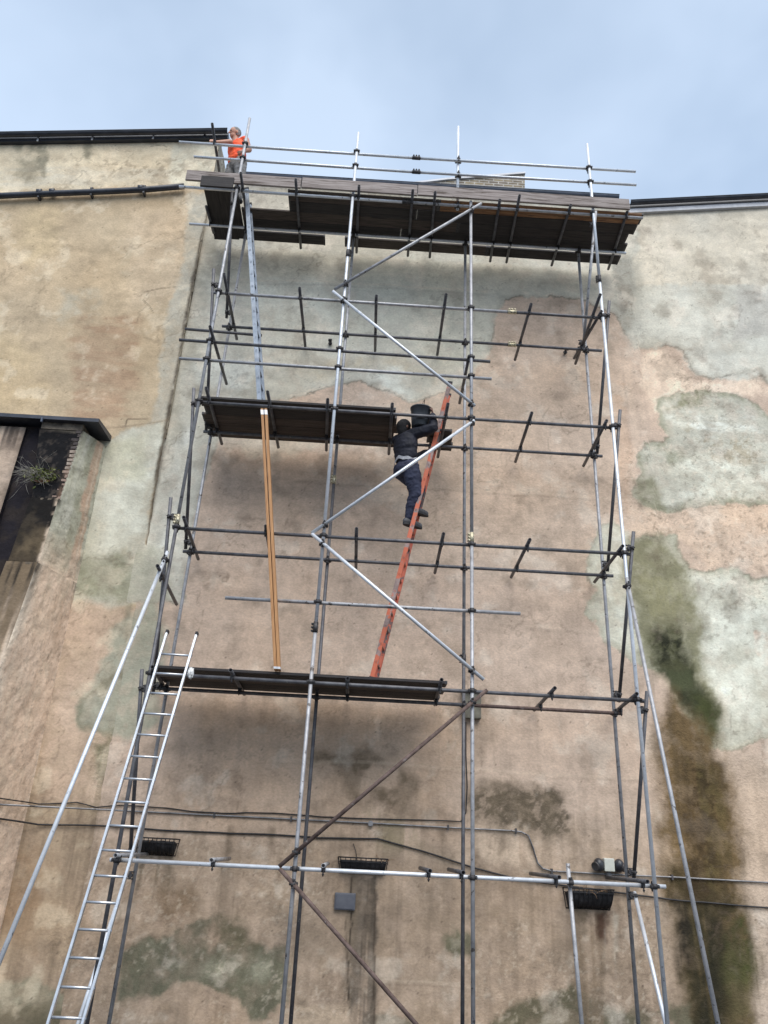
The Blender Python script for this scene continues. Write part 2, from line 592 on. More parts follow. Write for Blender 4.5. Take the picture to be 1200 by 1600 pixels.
    def specks(s, dens=.0012, col=(70, 58, 48)):
        g = np.random.default_rng(5).random(len(s.X)) < dens
        s.c[g] = s.c[g] * .45 + np.array(s2l(col)) * .55

    def cracks(s, seed, amt=.35, scale=.9, thin=.006):
        a = fbm(s.X * scale, s.Z * scale, seed, 5, .55) - .5
        g = (fbm(s.X * .5, s.Z * .5, seed + 9, 3) > .53)
        m_ = (1 - sstep(thin * .4, thin * 1.6, np.abs(a))) * g
        s.lay((88, 74, 62), m_, amt)


def grid_mesh(X, Z, Y, nx, nz, p, relief=1.0):
    """structured grid (rows of nx+1) with painted colour; relief in metres goes towards -y"""
    co = np.stack([X, Y - p.h * relief, Z], 1).astype(np.float32)
    me = bpy.data.meshes.new("mesh")
    nv = len(X)
    me.vertices.add(nv)
    me.vertices.foreach_set('co', co.ravel())
    i = np.arange(nx)[None, :] + (np.arange(nz) * (nx + 1))[:, None]
    q = np.stack([i, i + 1, i + nx + 2, i + nx + 1], -1).reshape(-1, 4)
    nf = len(q)
    me.loops.add(nf * 4)
    me.loops.foreach_set('vertex_index', q.ravel().astype(np.int32))
    me.polygons.add(nf)
    me.polygons.foreach_set('loop_start', np.arange(0, nf * 4, 4, dtype=np.int32))
    me.polygons.foreach_set('loop_total', np.full(nf, 4, dtype=np.int32))
    me.polygons.foreach_set('use_smooth', np.ones(nf, dtype=bool))
    me.update(calc_edges=True)
    lum = p.c @ np.array((.3, .55, .15))
    p.c = lum[:, None] + (p.c - lum[:, None]) * .80
    a = me.attributes.new('Col', 'FLOAT_COLOR', 'POINT')
    a.data.foreach_set('color', np.concatenate([np.clip(p.c * np.array((1.37, 1.31, 1.20)), .004, .85), np.ones((nv, 1))], 1).astype(np.float32).ravel())
    b = me.attributes.new('Rough', 'FLOAT', 'POINT')
    b.data.foreach_set('value', p.rough.astype(np.float32))
    return me


# ------------------------------------------------------------------ ground
bm = bmesh.new()
bmesh.ops.create_grid(bm, x_segments=8, y_segments=8, size=600)
g = link('ground', mesh_of(bm), M['asphalt'])
g['kind'] = 'structure'

# ------------------------------------------------------------------ main wall
YW = 11.2
XE = -3.345                               # where the taller left wall stands proud
YL = 11.11
STEP = .022
zl0 = at(380, 277, YW).z
zl1 = at(965, 313, YW).z
zr0, zr1 = at(985, 326, YW), at(1200, 316, YW)
xmid = (at(965, 313, YW).x + zr0.x) / 2


def main_top(x):
    return np.where(x < xmid, zl0 + (zl1 - zl0) * (x + 2.8) / (xmid + 2.8), zr0.z + (zr1.z - zr0.z) * (x - zr0.x) / (zr1.x - zr0.x))


def wall_points(x0, x1, ztop, step):
    nx = int((x1 - x0) / step)
    nz = int(float(np.max(ztop(np.array([x0, x1])))) / step)
    x = np.linspace(x0, x1, nx + 1)
    t = np.linspace(0, 1, nz + 1)
    X = np.tile(x, nz + 1)
    Z = (t[:, None] * ztop(x)[None, :]).ravel()
    return X, Z, nx, nz


X, Z, nx, nz = wall_points(-3.6, 10.5, main_top, STEP)
p = Paint(X, Z, YW, (182, 161, 145))
# broad tones of the old pinkish render, with some light and shade painted in
p.poly([(-50, 1270), (1300, 1300), (1300, 1800), (-50, 1800)], (158, 138, 119), .85, .6, .5)  # wall foot painted darker in place of the enclosed yard's dimmer light
p.poly([(-50, 1230), (1300, 1260), (1300, 1800), (-50, 1800)], (118, 102, 86), .38, .5, .5, mod='streak', lo=.44, hi=.68)  # grime streaks that also paint in the dimness near the ground
p.poly([(-50, 1380), (1300, 1400), (1300, 1800), (-50, 1800)], (126, 110, 92), .5, .4, .5, mod='mid', lo=.42, hi=.66)  # blotchy grime, again deepening the painted dimness at the foot
p.poly([(320, 700), (640, 700), (640, 860), (420, 900), (300, 850)], (181, 158, 140), .7, .3, .4)  # warmer paint below the middle platform to offset its cool shade
p.poly([(600, 560), (960, 520), (960, 900), (600, 900)], (184, 163, 145), .7, .3, .4)
p.poly([(1030, 1160), (1300, 1160), (1300, 1800), (1130, 1800)], (174, 156, 140), .8, .25, .4)
p.poly([(300, 1080), (720, 1100), (720, 1290), (220, 1290)], (177, 152, 130), .7, .3, .4)  # darker, warmer paint tints the cool shade under the lower platform
# upper grey cement coat
GREY = [(300, 200), (1400, 200), (1400, 600), (1200, 605), (1186, 578), (1150, 585), (1110, 593), (1088, 590), (1075, 568), (1065, 546), (1040, 537), (1020, 545), (992, 547), (976, 520), (957, 492), (915, 470), (814, 462), (787, 467), (771, 503), (767, 547), (742, 580), (733, 606), (700, 612), (640, 628), (600, 612), (560, 596), (500, 610), (440, 628), (400, 625), (345, 690), (318, 760), (300, 830), (285, 940), (190, 940), (250, 600)]
p.poly(GREY, (181, 180, 170), 1, .03, .10, h=.006)
p.poly([(330, 300), (780, 300), (780, 440), (560, 430), (330, 440)], (176, 172, 159), .8, .25, .3)
p.poly([(480, 400), (760, 400), (768, 540), (740, 580), (600, 560), (500, 500)], (172, 173, 162), .6, .15, .4, mod='mid')
p.poly([(1000, 320), (1400, 300), (1400, 450), (1100, 447), (985, 452)], (193, 186, 171), .9, .06, .2)
p.poly([(985, 450), (1400, 440), (1400, 610), (1085, 590), (1050, 530), (985, 540)], (184, 185, 177), .85, .06, .3, mod='mid', lo=.2, hi=.5)
p.poly([(1150, 460), (1210, 450), (1230, 520), (1150, 530)], (172, 170, 164), .7, .05, .2)
for q_, c_ in (([(325, 570), (370, 550), (420, 580), (410, 622), (330, 650)], (196, 199, 194)), ([(400, 440), (480, 430), (520, 470), (500, 520), (420, 520)], (184, 186, 178)),
               ([(470, 540), (540, 530), (545, 600), (480, 600)], (188, 189, 180)), ([(580, 585), (640, 575), (655, 612), (610, 622)], (198, 202, 196)),
               ([(600, 470), (700, 480), (720, 540), (630, 530)], (176, 176, 166)), ([(300, 560), (330, 560), (310, 700), (268, 850), (240, 900), (262, 740)], (190, 193, 188)),
               ([(440, 590), (560, 560), (640, 560), (700, 600), (600, 575), (500, 602)], (176, 168, 150))):
    p.poly(q_, c_, .8, .10, .3, mod='mid', lo=.3, hi=.6)
p.rim(GREY, (150, 146, 134), .45, .12, .03, .10)
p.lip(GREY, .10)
p.poly([(345, 690), (400, 640), (620, 640), (600, 700), (420, 715)], (186, 180, 165), .5, .10, .3)
# pale flaky edge of the pink coat on the right
p.poly([(1000, 556), (1040, 545), (1065, 570), (1085, 600), (1185, 592), (1210, 615), (1400, 620), (1400, 660), (1190, 622), (1100, 618), (1020, 640), (1000, 600)], (212, 192, 173), .8, .05, .15, mod='mid', lo=.2, hi=.5)
p.poly([(960, 560), (1010, 560), (1015, 800), (985, 860), (955, 760)], (196, 174, 155), .7, .12, .3, mod='streak')
p.poly([(985, 790), (1400, 790), (1400, 890), (1100, 886), (1060, 850), (985, 830)], (200, 176, 155), .8, .08, .25)
p.poly([(960, 600), (975, 600), (990, 700), (980, 800), (965, 720)], (188, 158, 134), .6, .06, .1)
# grey green patches on the right
PG = [(1024, 624), (1050, 612), (1100, 611), (1150, 618), (1180, 632), (1205, 655), (1240, 680), (1260, 800), (1150, 786), (1100, 790), (1052, 800), (1004, 788), (988, 768), (1004, 735), (998, 700), (1018, 690), (1034, 688), (1050, 682), (1034, 664)]
p.poly(PG, (178, 178, 166), .92, .03, .12, h=-.005)
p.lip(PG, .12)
p.rim(PG, (128, 130, 108), .75, .16, .03, .12, mod='mid', lo=.3, hi=.55)
p.poly([(1060, 614), (1110, 612), (1090, 634), (1050, 640)], (120, 120, 92), .75, .08, .2)
p.poly([(1008, 695), (1085, 695), (1080, 715), (1020, 735)], (128, 130, 112), .7, .08, .2, mod='mid')
p.poly([(990, 750), (1025, 740), (1035, 790), (1000, 790)], (122, 122, 96), .75, .08, .2)
p.poly([(1045, 650), (1180, 650), (1190, 680), (1090, 678)], (196, 201, 194), .8, .12, .3, mod='trowel', lo=.35, hi=.55)
p.poly([(1060, 715), (1210, 710), (1230, 770), (1060, 780)], (196, 200, 190), .8, .12, .3, mod='mid', lo=.35, hi=.6)
p.poly([(1080, 672), (1160, 676), (1200, 720), (1110, 708)], (150, 140, 118), .7, .08, .3, mod='fine', lo=.45, hi=.6, rough=.6)
# large pale patch lower right with the green run through it
PB = [(932, 824), (958, 812), (974, 830), (984, 846), (1000, 840), (1056, 838), (1062, 862), (1076, 886), (1105, 892), (1150, 889), (1172, 906), (1200, 900), (1300, 884), (1400, 930), (1440, 1010), (1390, 1090), (1310, 1120), (1200, 1152), (1160, 1166), (1130, 1172), (1108, 1172), (1088, 1142), (1058, 1100), (1042, 1052), (1012, 1046), (986, 1032), (974, 1022), (946, 1002), (930, 972), (914, 960), (914, 940), (926, 920), (914, 896), (920, 868)]
p.poly(PB, (182, 182, 168), .95, .025, .08, h=-.006)
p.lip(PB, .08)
p.rim(PB, (146, 146, 126), .6, .10, .03, .08, mod='mid', lo=.3, hi=.5)
p.poly([(1180, 985), (1210, 990), (1230, 1040), (1190, 1035), (1174, 1010)], (196, 174, 156), 1, .02, .08)
p.poly([(1060, 900), (1130, 900), (1200, 960), (1240, 1100), (1140, 1140), (1105, 1020)], (194, 197, 186), .8, .15, .3, mod='mid', lo=.3, hi=.6)
p.poly([(920, 840), (975, 835), (980, 1000), (930, 960)], (196, 201, 193), .6, .1, .2, mod='mid')
p.poly([(983, 843), (1040, 838), (1066, 892), (1086, 940), (1102, 1000), (1108, 1050), (1124, 1110), (1128, 1160), (1108, 1172), (1078, 1130), (1050, 1092), (1026, 1052), (1000, 1034), (986, 980), (978, 900)], (120, 119, 94), .95, .16, .22)
p.poly([(990, 900), (1050, 910), (1070, 960), (1010, 975)], (130, 128, 96), .7, .15, .3, mod='streak')
p.poly([(1012, 985), (1060, 975), (1088, 1040), (1112, 1100), (1116, 1150), (1092, 1145), (1054, 1082), (1018, 1034)], (70, 72, 48), .95, .14, .22, mod='streak', lo=.2, hi=.45)
p.poly([(1018, 985), (1068, 985), (1072, 1030), (1030, 1040)], (38, 40, 28), .95, .08, .25, mod='fine', lo=.34, hi=.54, rough=.7)
p.poly([(1030, 1050), (1086, 1050), (1096, 1110), (1060, 1110)], (46, 50, 34), .85, .08, .25, mod='mid', lo=.3, hi=.5)
p.poly([(1084, 1090), (1118, 1090), (1120, 1168), (1092, 1160)], (60, 66, 34), .85, .10, .15)
p.poly([(1040, 1050), (1080, 1050), (1090, 1085), (1050, 1085)], (66, 72, 48), .8, .06, .15, mod='mid', lo=.3, hi=.5)
# brown algae run down to the yard
p.poly([(1046, 1090), (1120, 1166), (1140, 1200), (1152, 1300), (1164, 1400), (1184, 1500), (1176, 1800), (1076, 1800), (1072, 1500), (1044, 1400), (1030, 1300), (1026, 1200), (1026, 1130)], (104, 85, 54), 1.0, .20, .2, rough=.9)
p.poly([(1060, 1180), (1120, 1190), (1140, 1300), (1140, 1380), (1070, 1380), (1050, 1260)], (82, 66, 40), .8, .16, .3, mod='mid', lo=.3, hi=.6, rough=.9)
p.poly([(1080, 1190), (1120, 1200), (1140, 1320), (1110, 1420), (1090, 1300)], (98, 86, 46), .7, .12, .25, mod='streak', lo=.3, hi=.6)
p.poly([(1052, 1360), (1150, 1390), (1172, 1500), (1160, 1600), (1080, 1800), (1066, 1500)], (62, 54, 32), .9, .16, .22, mod='mid', lo=.15, hi=.45, rough=.8)
p.poly([(1118, 1440), (1176, 1420), (1184, 1520), (1140, 1560), (1116, 1520)], (66, 68, 32), .85, .12, .2, mod='mid', lo=.2, hi=.5)
p.poly([(1054, 1400), (1076, 1400), (1080, 1500), (1066, 1540)], (34, 31, 25), .9, .08, .1, mod='streak', lo=.24, hi=.46)
p.poly([(1076, 1420), (1130, 1420), (1130, 1620), (1090, 1620)], (40, 38, 26), .8, .12, .15, mod='streak', lo=.3, hi=.55)
p.poly([(1056, 1180), (1110, 1180), (1130, 1400), (1070, 1400)], (58, 46, 28), .75, .14, .2, mod='fine', lo=.4, hi=.6, rough=.9)
p.poly([(1145, 1540), (1180, 1530), (1176, 1600), (1140, 1600)], (88, 80, 50), .6, .1, .15)
p.poly([(1140, 1180), (1300, 1160), (1300, 1700), (1190, 1700), (1160, 1400)], (186, 166, 148), .55, .10, .3, mod='streak', lo=.4, hi=.6, rough=.6)
# black mould
p.poly([(738, 1246), (800, 1240), (868, 1230), (892, 1270), (888, 1308), (850, 1306), (800, 1296), (750, 1280)], (50, 45, 38), 1.0, .08, .2, mod='grit', lo=.36, hi=.56, rough=.6)
p.poly([(735, 1230), (880, 1228), (896, 1320), (840, 1318), (740, 1284)], (104, 92, 76), .7, .14, .25)
p.poly([(490, 1180), (600, 1186), (660, 1220), (640, 1272), (520, 1262)], (92, 80, 62), .7, .16, .3, mod='mid', lo=.35, hi=.6)
p.poly([(560, 1270), (640, 1290), (660, 1330), (600, 1335)], (120, 112, 84), .5, .12, .2, mod='streak')
# tan patch and lime bloom by the conduit bend
p.poly([(735, 1290), (830, 1300), (840, 1360), (760, 1350)], (184, 164, 144), .7, .08, .2, mod='streak', lo=.4, hi=.6)
# lower bands and patches
p.poly([(190, 1500), (222, 1470), (262, 1462), (330, 1438), (380, 1450), (394, 1482), (450, 1474), (450, 1566), (400, 1594), (368, 1560), (330, 1546), (308, 1532), (270, 1532), (236, 1562), (192, 1556)], (98, 97, 80), 1.0, .05, .16, h=-.005, rough=.3, mod='mid', lo=.14, hi=.40)
p.poly([(240, 1480), (340, 1460), (420, 1490), (420, 1520), (320, 1520)], (134, 134, 116), .7, .1, .25, mod='mid')
p.poly([(340, 1436), (386, 1440), (396, 1485), (350, 1480)], (84, 84, 62), .7, .08, .2)
p.poly([(250, 1390), (300, 1390), (300, 1430), (254, 1440)], (112, 92, 70), .6, .08, .1)
p.poly([(744, 1800), (760, 1590), (800, 1568), (862, 1556), (900, 1552), (950, 1578), (1020, 1582), (1080, 1570), (1090, 1800)], (92, 88, 70), .92, .05, .15, mod='mid', lo=.2, hi=.42)
p.poly([(570, 1600), (590, 1588), (640, 1590), (650, 1660), (570, 1660)], (104, 98, 84), .8, .04, .1)
p.poly([(694, 1470), (712, 1456), (738, 1462), (742, 1490), (716, 1500), (696, 1490)], (104, 100, 80), .9, .05, .1)
p.poly([(706, 1470), (722, 1466), (724, 1482), (708, 1484)], (140, 134, 116), .8, .03, .05)
p.poly([(546, 1372), (590, 1372), (584, 1700), (548, 1700)], (102, 92, 82), .9, .03, .04, mod='streak', lo=.15, hi=.4)
p.poly([(566, 1372), (588, 1372), (584, 1700), (562, 1700)], (74, 66, 58), .7, .03, .04, mod='streak', lo=.38, hi=.52, seed=3)
p.poly([(536, 1372), (556, 1372), (552, 1590), (538, 1540)], (120, 106, 90), .6, .04, .06, mod='streak')
p.poly([(894, 1424), (950, 1424), (950, 1640), (906, 1640)], (122, 104, 84), .65, .06, .08, mod='streak', lo=.35, hi=.55)
p.poly([(930, 1424), (948, 1424), (942, 1470), (930, 1460)], (70, 44, 34), .7, .05, .08)
p.poly([(900, 1420), (918, 1420), (914, 1460), (904, 1450)], (74, 66, 50), .6, .05, .08)
p.poly([(946, 1430), (962, 1430), (960, 1560), (944, 1560)], (182, 176, 164), .5, .04, .06, mod='streak')
p.poly([(660, 1320), (730, 1330), (740, 1364), (690, 1350)], (150, 134, 116), .4, .1, .2)
p.poly([(200, 1320), (280, 1335), (272, 1390), (220, 1385)], (110, 96, 76), .6, .1, .12, mod='streak')
p.poly([(705, 1330), (745, 1330), (742, 1440), (706, 1430)], (112, 96, 80), .45, .05, .06, mod='streak')
p.poly([(440, 1560), (560, 1575), (560, 1700), (440, 1700)], (172, 152, 130), .5, .1, .2, mod='trowel')
# stains that hang under the ends of things
p.poly([(956, 405), (984, 408), (990, 456), (972, 494), (960, 450)], (112, 112, 110), .75, .06, .1)
p.poly([(960, 400), (1000, 412), (1000, 500), (985, 545), (955, 480)], (146, 146, 138), .6, .14, .2)
p.poly([(716, 1075), (760, 1075), (766, 1140), (740, 1200), (712, 1150)], (120, 106, 92), .5, .14, .2, mod='mid')
p.poly([(685, 1005), (725, 1000), (760, 1060), (690, 1060)], (148, 130, 114), .5, .1, .2, mod='mid')
for xx, yy, ln in ((1040, 1080, 260), (1066, 1120, 320), (1092, 1150, 380), (1112, 1170, 300), (1128, 1190, 420), (1150, 1280, 320), (1060, 1300, 300), (1010, 1030, 160), (992, 960, 120)):
    p.poly([(xx - 5, yy), (xx + 9, yy), (xx + 16 + ln * .06, yy + ln), (xx + 8 + ln * .06, yy + ln)], (58, 50, 34), .35, .06, .06, mod='streak', lo=.36, hi=.6)
# flaked spots where the skim has come away
zone = p.mask([(985, 560), (1300, 560), (1300, 1800), (1000, 1800), (960, 1150)], .3, .3)
zone2 = p.mask([(-50, 1290), (1000, 1320), (1000, 1800), (-50, 1800)], .3, .3)
fl = np.maximum(zone * .9, zone2 * .7)
run = p.mask([(975, 840), (1070, 840), (1130, 1160), (1200, 1600), (1200, 1900), (1060, 1900), (1020, 1200)], .15, .15)
fl = fl * sstep(.50, .62, p.mod('big', 5)) * (1 - run)
p.lay((206, 194, 178), fl, .34, mod='grit', lo=.62, hi=.72, seed=4)
p.lay((96, 84, 70), fl, .40, mod='grit', lo=.62, hi=.72, seed=8, rough=.5)
p.lay((100, 88, 74), sstep(.5, .65, p.mod('big', 6)), .16, mod='grit', lo=.64, hi=.72, seed=2)
p.lay((206, 196, 184), 1 - run, .30, mod='mid', lo=.58, hi=.72, seed=12)
p.lay((112, 100, 88), np.ones(len(p.X)), .30, mod='mid', lo=.58, hi=.74, seed=14)
# horizontal day joints and runs
for y0, y1, x0, x1, o in ((748, 782, 460, 1000, .28), (1185, 1218, 420, 1000, .25), (960, 985, 600, 930, .12), (435, 455, 330, 760, .25), (1530, 1545, 590, 740, .3)):
    p.line([(x0, y0), ((x0 + x1) / 2, (y0 + y1) / 2 - 2), (x1, y1)], (198, 180, 160), .018, o, .05, .02)
    p.line([(x0, y0 + 5), ((x0 + x1) / 2, (y0 + y1) / 2 + 3), (x1, y1 + 5)], (120, 104, 90), .016, o * .8, .05, .02)
p.line([(548, 1372), (546, 1420), (549, 1445), (543, 1490), (545, 1560)], (52, 44, 38), .010, .75, .04)
p.line([(540, 1440), (541, 1500), (538, 1560)], (70, 60, 52), .008, .5, .04)
p.line([(585, 1390), (584, 1500), (583, 1600)], (64, 54, 46), .012, .7, .03)
for xx in (300, 350, 420, 660, 690, 780, 830):
    p.poly([(xx, 1290), (xx + 10, 1290), (xx + 9, 1330), (xx + 1, 1336)], (104, 90, 74), .5, .05, .08, mod='streak')
p.poly([(170, 985), (235, 930), (262, 1000), (250, 1130), (200, 1150), (130, 1140), (125, 1095), (150, 1060)], (148, 149, 134), .85, .08, .15)
p.poly([(185, 850), (262, 850), (262, 940), (185, 940)], (152, 152, 134), .6, .14, .2)
# narrow dirty margin at the joint with the left wall
p.poly([(330, 300), (352, 300), (300, 620), (256, 850), (236, 850), (285, 560)], (128, 124, 112), .5, .08, .08, mod='mid')
p.mottles()
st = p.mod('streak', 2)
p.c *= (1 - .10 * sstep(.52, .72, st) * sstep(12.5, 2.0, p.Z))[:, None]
p.specks()
p.cracks(71, .30)
p.cracks(83, .25, 1.4)
p.h += .010 * (p.mod('mid', 4) - .5) + .012 * (p.mod('big', 4) - .5) + .008 * p.rough * (p.mod('fine') - .5)
wall = empty('rendered_wall', (0, YW, 0), 'tall stained pink and grey rendered gable wall behind the scaffold', 'wall')
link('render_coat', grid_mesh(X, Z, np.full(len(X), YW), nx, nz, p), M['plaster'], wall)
bm = bmesh.new()
xs = [-3.6, xmid, xmid + .002, 10.5]
add_prism(bm, [(-3.6, YW + .05, -.2), (10.5, YW + .05, -.2)] + [(x, YW + .05, float(main_top(np.array([x]))[0]) - .02) for x in xs[::-1]], (0, .4, 0))
link('wall_core', mesh_of(bm), M['stone'], wall)

# ------------------------------------------------------------------ taller left wall
zt0, zt1 = at(0, 224, YL), at(352, 214, YL)


def left_top(x):
    return zt0.z + (zt1.z - zt0.z) * (x - zt0.x) / (zt1.x - zt0.x)


X, Z, nx, nz = wall_points(-10.5, XE, left_top, STEP)
p = Paint(X, Z, YL, (172, 154, 127))
p.poly([(-300, 200), (360, 200), (322, 292), (-300, 305)], (190, 178, 154), .9, .06, .15)
p.poly([(-300, 262), (320, 262), (316, 292), (-300, 296)], (170, 166, 154), .55, .06, .12, mod='trowel')
p.poly([(270, 225), (345, 225), (325, 292), (268, 290)], (182, 180, 165), .8, .06, .15)
for x_, w_, y_ in ((24, 14, 275), (46, 18, 260), (130, 12, 245), (62, 14, 268)):
    p.poly([(x_, 224), (x_ + w_, 223), (x_ + w_ - 3, y_ + 10), (x_ - 4, y_)], (118, 114, 98), .75, .05, .15, mod='mid', lo=.3, hi=.5)
p.poly([(150, 250), (330, 245), (330, 275), (150, 278)], (120, 108, 92), .5, .05, .2, mod='fine', lo=.5, hi=.6)
p.poly([(28, 250), (60, 246), (56, 285), (30, 284)], (128, 122, 104), .7, .08, .15)
p.poly([(-300, 310), (300, 300), (300, 322), (-300, 335)], (146, 130, 106), .55, .06, .12, mod='mid', lo=.3, hi=.55)
p.poly([(28, 330), (100, 325), (90, 390), (50, 420), (26, 380)], (184, 166, 132), .6, .2, .3)
p.poly([(-20, 520), (60, 540), (60, 650), (-20, 650)], (178, 158, 124), .65, .25, .35)
p.poly([(-20, 400), (60, 420), (80, 520), (-20, 510)], (174, 156, 130), .7, .2, .3)
p.poly([(120, 500), (215, 490), (200, 660), (110, 660)], (146, 120, 96), 1.0, .15, .3, mod='trowel', lo=.34, hi=.56)
p.poly([(125, 510), (210, 500), (196, 650), (115, 650)], (160, 136, 112), .6, .2, .3)
p.poly([(90, 450), (150, 450), (140, 500), (90, 510)], (164, 160, 146), .6, .1, .2, mod='mid')
p.poly([(190, 380), (270, 375), (260, 430), (190, 430)], (164, 158, 140), .55, .12, .2, mod='mid')
p.poly([(200, 330), (300, 320), (280, 460), (200, 480)], (184, 166, 142), .6, .2, .3)
p.poly([(292, 300), (345, 300), (262, 660), (236, 660), (268, 470), (285, 400)], (166, 162, 150), .85, .05, .12)
p.poly([(300, 300), (335, 300), (318, 360), (296, 360)], (150, 150, 142), .6, .08, .1)
LG = [(60, 690), (175, 683), (200, 668), (285, 656), (240, 760), (226, 850), (224, 935), (170, 950), (120, 938), (40, 940)]
p.poly(LG, (175, 175, 163), 1, .04, .08, h=-.004)
p.poly([(60, 690), (165, 684), (150, 800), (120, 938), (40, 940)], (160, 160, 143), .7, .2, .2)
p.poly([(170, 700), (255, 690), (235, 830), (160, 860)], (188, 191, 181), .8, .14, .3, mod='mid', lo=.3, hi=.6)
p.poly([(112, 870), (190, 860), (215, 920), (190, 935), (116, 936)], (134, 135, 114), .8, .12, .2)
p.poly([(168, 684), (230, 680), (220, 740), (160, 760)], (172, 172, 150), .6, .1, .2)
p.poly([(-300, 945), (120, 940), (215, 945), (215, 1260), (-300, 1260)], (177, 155, 136), .9, .08, .1)
p.poly([(196, 935), (215, 932), (205, 990), (192, 980)], (124, 120, 100), .7, .05, .06, mod='streak')
p.poly([(170, 985), (235, 930), (262, 1000), (250, 1130), (200, 1150), (130, 1140), (125, 1095), (150, 1060)], (148, 149, 134), .9, .06, .15)
p.rim([(170, 1050), (228, 1040), (236, 1140), (200, 1150), (130, 1142), (125, 1095)], (106, 106, 86), .8, .14, .05, .15)
p.poly([(146, 1160), (168, 1156), (160, 1225), (148, 1220)], (112, 110, 86), .85, .04, .12)
p.poly([(140, 1150), (215, 1140), (200, 1250), (140, 1250)], (148, 132, 110), .6, .06, .15, mod='streak', rough=.8)
p.poly([(20, 1160), (70, 1160), (70, 1260), (10, 1260)], (140, 118, 90), .6, .15, .2)
p.poly([(-300, 1262), (300, 1275), (300, 1800), (-300, 1800)], (152, 133, 113), .9, .25, .2)  # foot of the left wall painted darker to match the painted dimness alongside
p.poly([(-300, 1230), (300, 1240), (300, 1800), (-300, 1800)], (110, 95, 78), .5, .4, .4, mod='streak', lo=.44, hi=.66)  # streaky grime, also standing in for less light low down
p.poly([(-40, 1330), (60, 1320), (90, 1400), (40, 1480), (-40, 1480)], (128, 105, 80), .7, .2, .3, mod='mid')
p.poly([(60, 1420), (150, 1420), (150, 1500), (60, 1500)], (160, 140, 116), .6, .15, .3, mod='trowel', rough=.6)
p.poly([(-300, 1545), (20, 1538), (60, 1528), (110, 1556), (160, 1572), (200, 1600), (200, 1800), (-300, 1800)], (118, 115, 98), .85, .05, .15)
p.poly([(-20, 1580), (80, 1570), (130, 1600), (120, 1700), (-20, 1700)], (84, 78, 60), .7, .08, .15)
p.poly([(120, 1500), (150, 1490), (150, 1540), (120, 1540)], (124, 122, 98), .7, .06, .12)
p.lay((100, 86, 68), sstep(.5, .65, p.mod('big', 6)), .18, mod='grit', lo=.62, hi=.70, seed=2)
p.lay((206, 194, 172), np.ones(len(p.X)), .35, mod='mid', lo=.58, hi=.72, seed=12)
p.lay((130, 116, 98), np.ones(len(p.X)), .26, mod='mid', lo=.56, hi=.74, seed=14)
# ragged crack along the joint
p.line([(340, 295), (322, 350), (306, 420), (293, 490), (281, 560), (268, 622), (258, 672), (246, 740), (238, 790), (230, 842)], (70, 60, 50), .035, .8, .05, .03, mod='mid', lo=.25, hi=.4)
p.line([(262, 655), (256, 690), (247, 735), (238, 790), (229, 845)], (88, 78, 64), .028, .85, .05, .015, mod='fine', lo=.3, hi=.45)
p.line([(229, 845), (226, 870), (223, 920)], (96, 86, 72), .009, .7, .04)
p.line([(0, 668), (175, 668), (230, 662), (262, 656)], (122, 108, 92), .014, .5, .04)
for q_ in ([(230, 455), (255, 450), (275, 449)], [(225, 470), (235, 478), (240, 488)], [(236, 228), (255, 226), (262, 230)], [(195, 670), (200, 655), (230, 655)]):
    p.line(q_, (92, 80, 66), .008, .7, .03)
p.mottles()
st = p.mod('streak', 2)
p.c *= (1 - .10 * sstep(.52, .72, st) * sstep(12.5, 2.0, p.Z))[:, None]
p.specks()
p.cracks(75, .3)
p.cracks(88, .25, 1.5)
p.h += .010 * (p.mod('mid', 4) - .5) + .012 * (p.mod('big', 4) - .5) + .008 * p.rough * (p.mod('fine') - .5)
zq0, zq1 = at(230, 842, YL).z, at(258, 672, YL).z
proud = sstep(zq0 - .3, zq1, Z)           # the joint closes up lower down
edge = sstep(XE - .9, XE, X)
Yv = YL + (YW - .004 - YL) * (1 - proud) * edge
wob = .02 * (fbm(Z * 6, Z * 0, 91, 4, .6) - .5)
Xv = X + np.where(X > XE - .001, wob * 2, 0)
leftw = empty('rendered_wall', (-7, YL, 0), 'taller yellowish rendered wall left of the scaffold with a black waste pipe across it', 'wall')
link('render_coat', grid_mesh(Xv, Z, Yv, nx, nz, p), M['plaster'], leftw)
bm = bmesh.new()
add_prism(bm, [(-10.5, YW + .03, -.2), (XE - .03, YW + .03, -.2), (XE - .03, YW + .03, float(left_top(XE)) - .03), (-10.5, YW + .03, float(left_top(-10.5)) - .03)], (0, .75, 0))
link('wall_core', mesh_of(bm), M['stone'], leftw)
# reveal of the upper corner that turns back above the lower roof
bm = bmesh.new()
zc = at(340, 296, YL).z
add_box(bm, (XE - .02, YL + .01, zc - 5.4), (XE + .004, YL + .78, float(left_top(XE)) - .02))
for _ in range(1):
    bmesh.ops.subdivide_edges(bm, edges=bm.edges[:], cuts=10, use_grid_fill=True)
for v in bm.verts:
    v.co.x += .015 * mnoise.noise(v.co * 4)
me = mesh_of(bm)
link('return_face', me, mat('rough_corner_render', s2l((150, 140, 122)), s2l((180, 170, 150)), 5, .95, 0, .6, 30, c3=s2l((96, 86, 72)), s3=7, t3=.56), leftw)


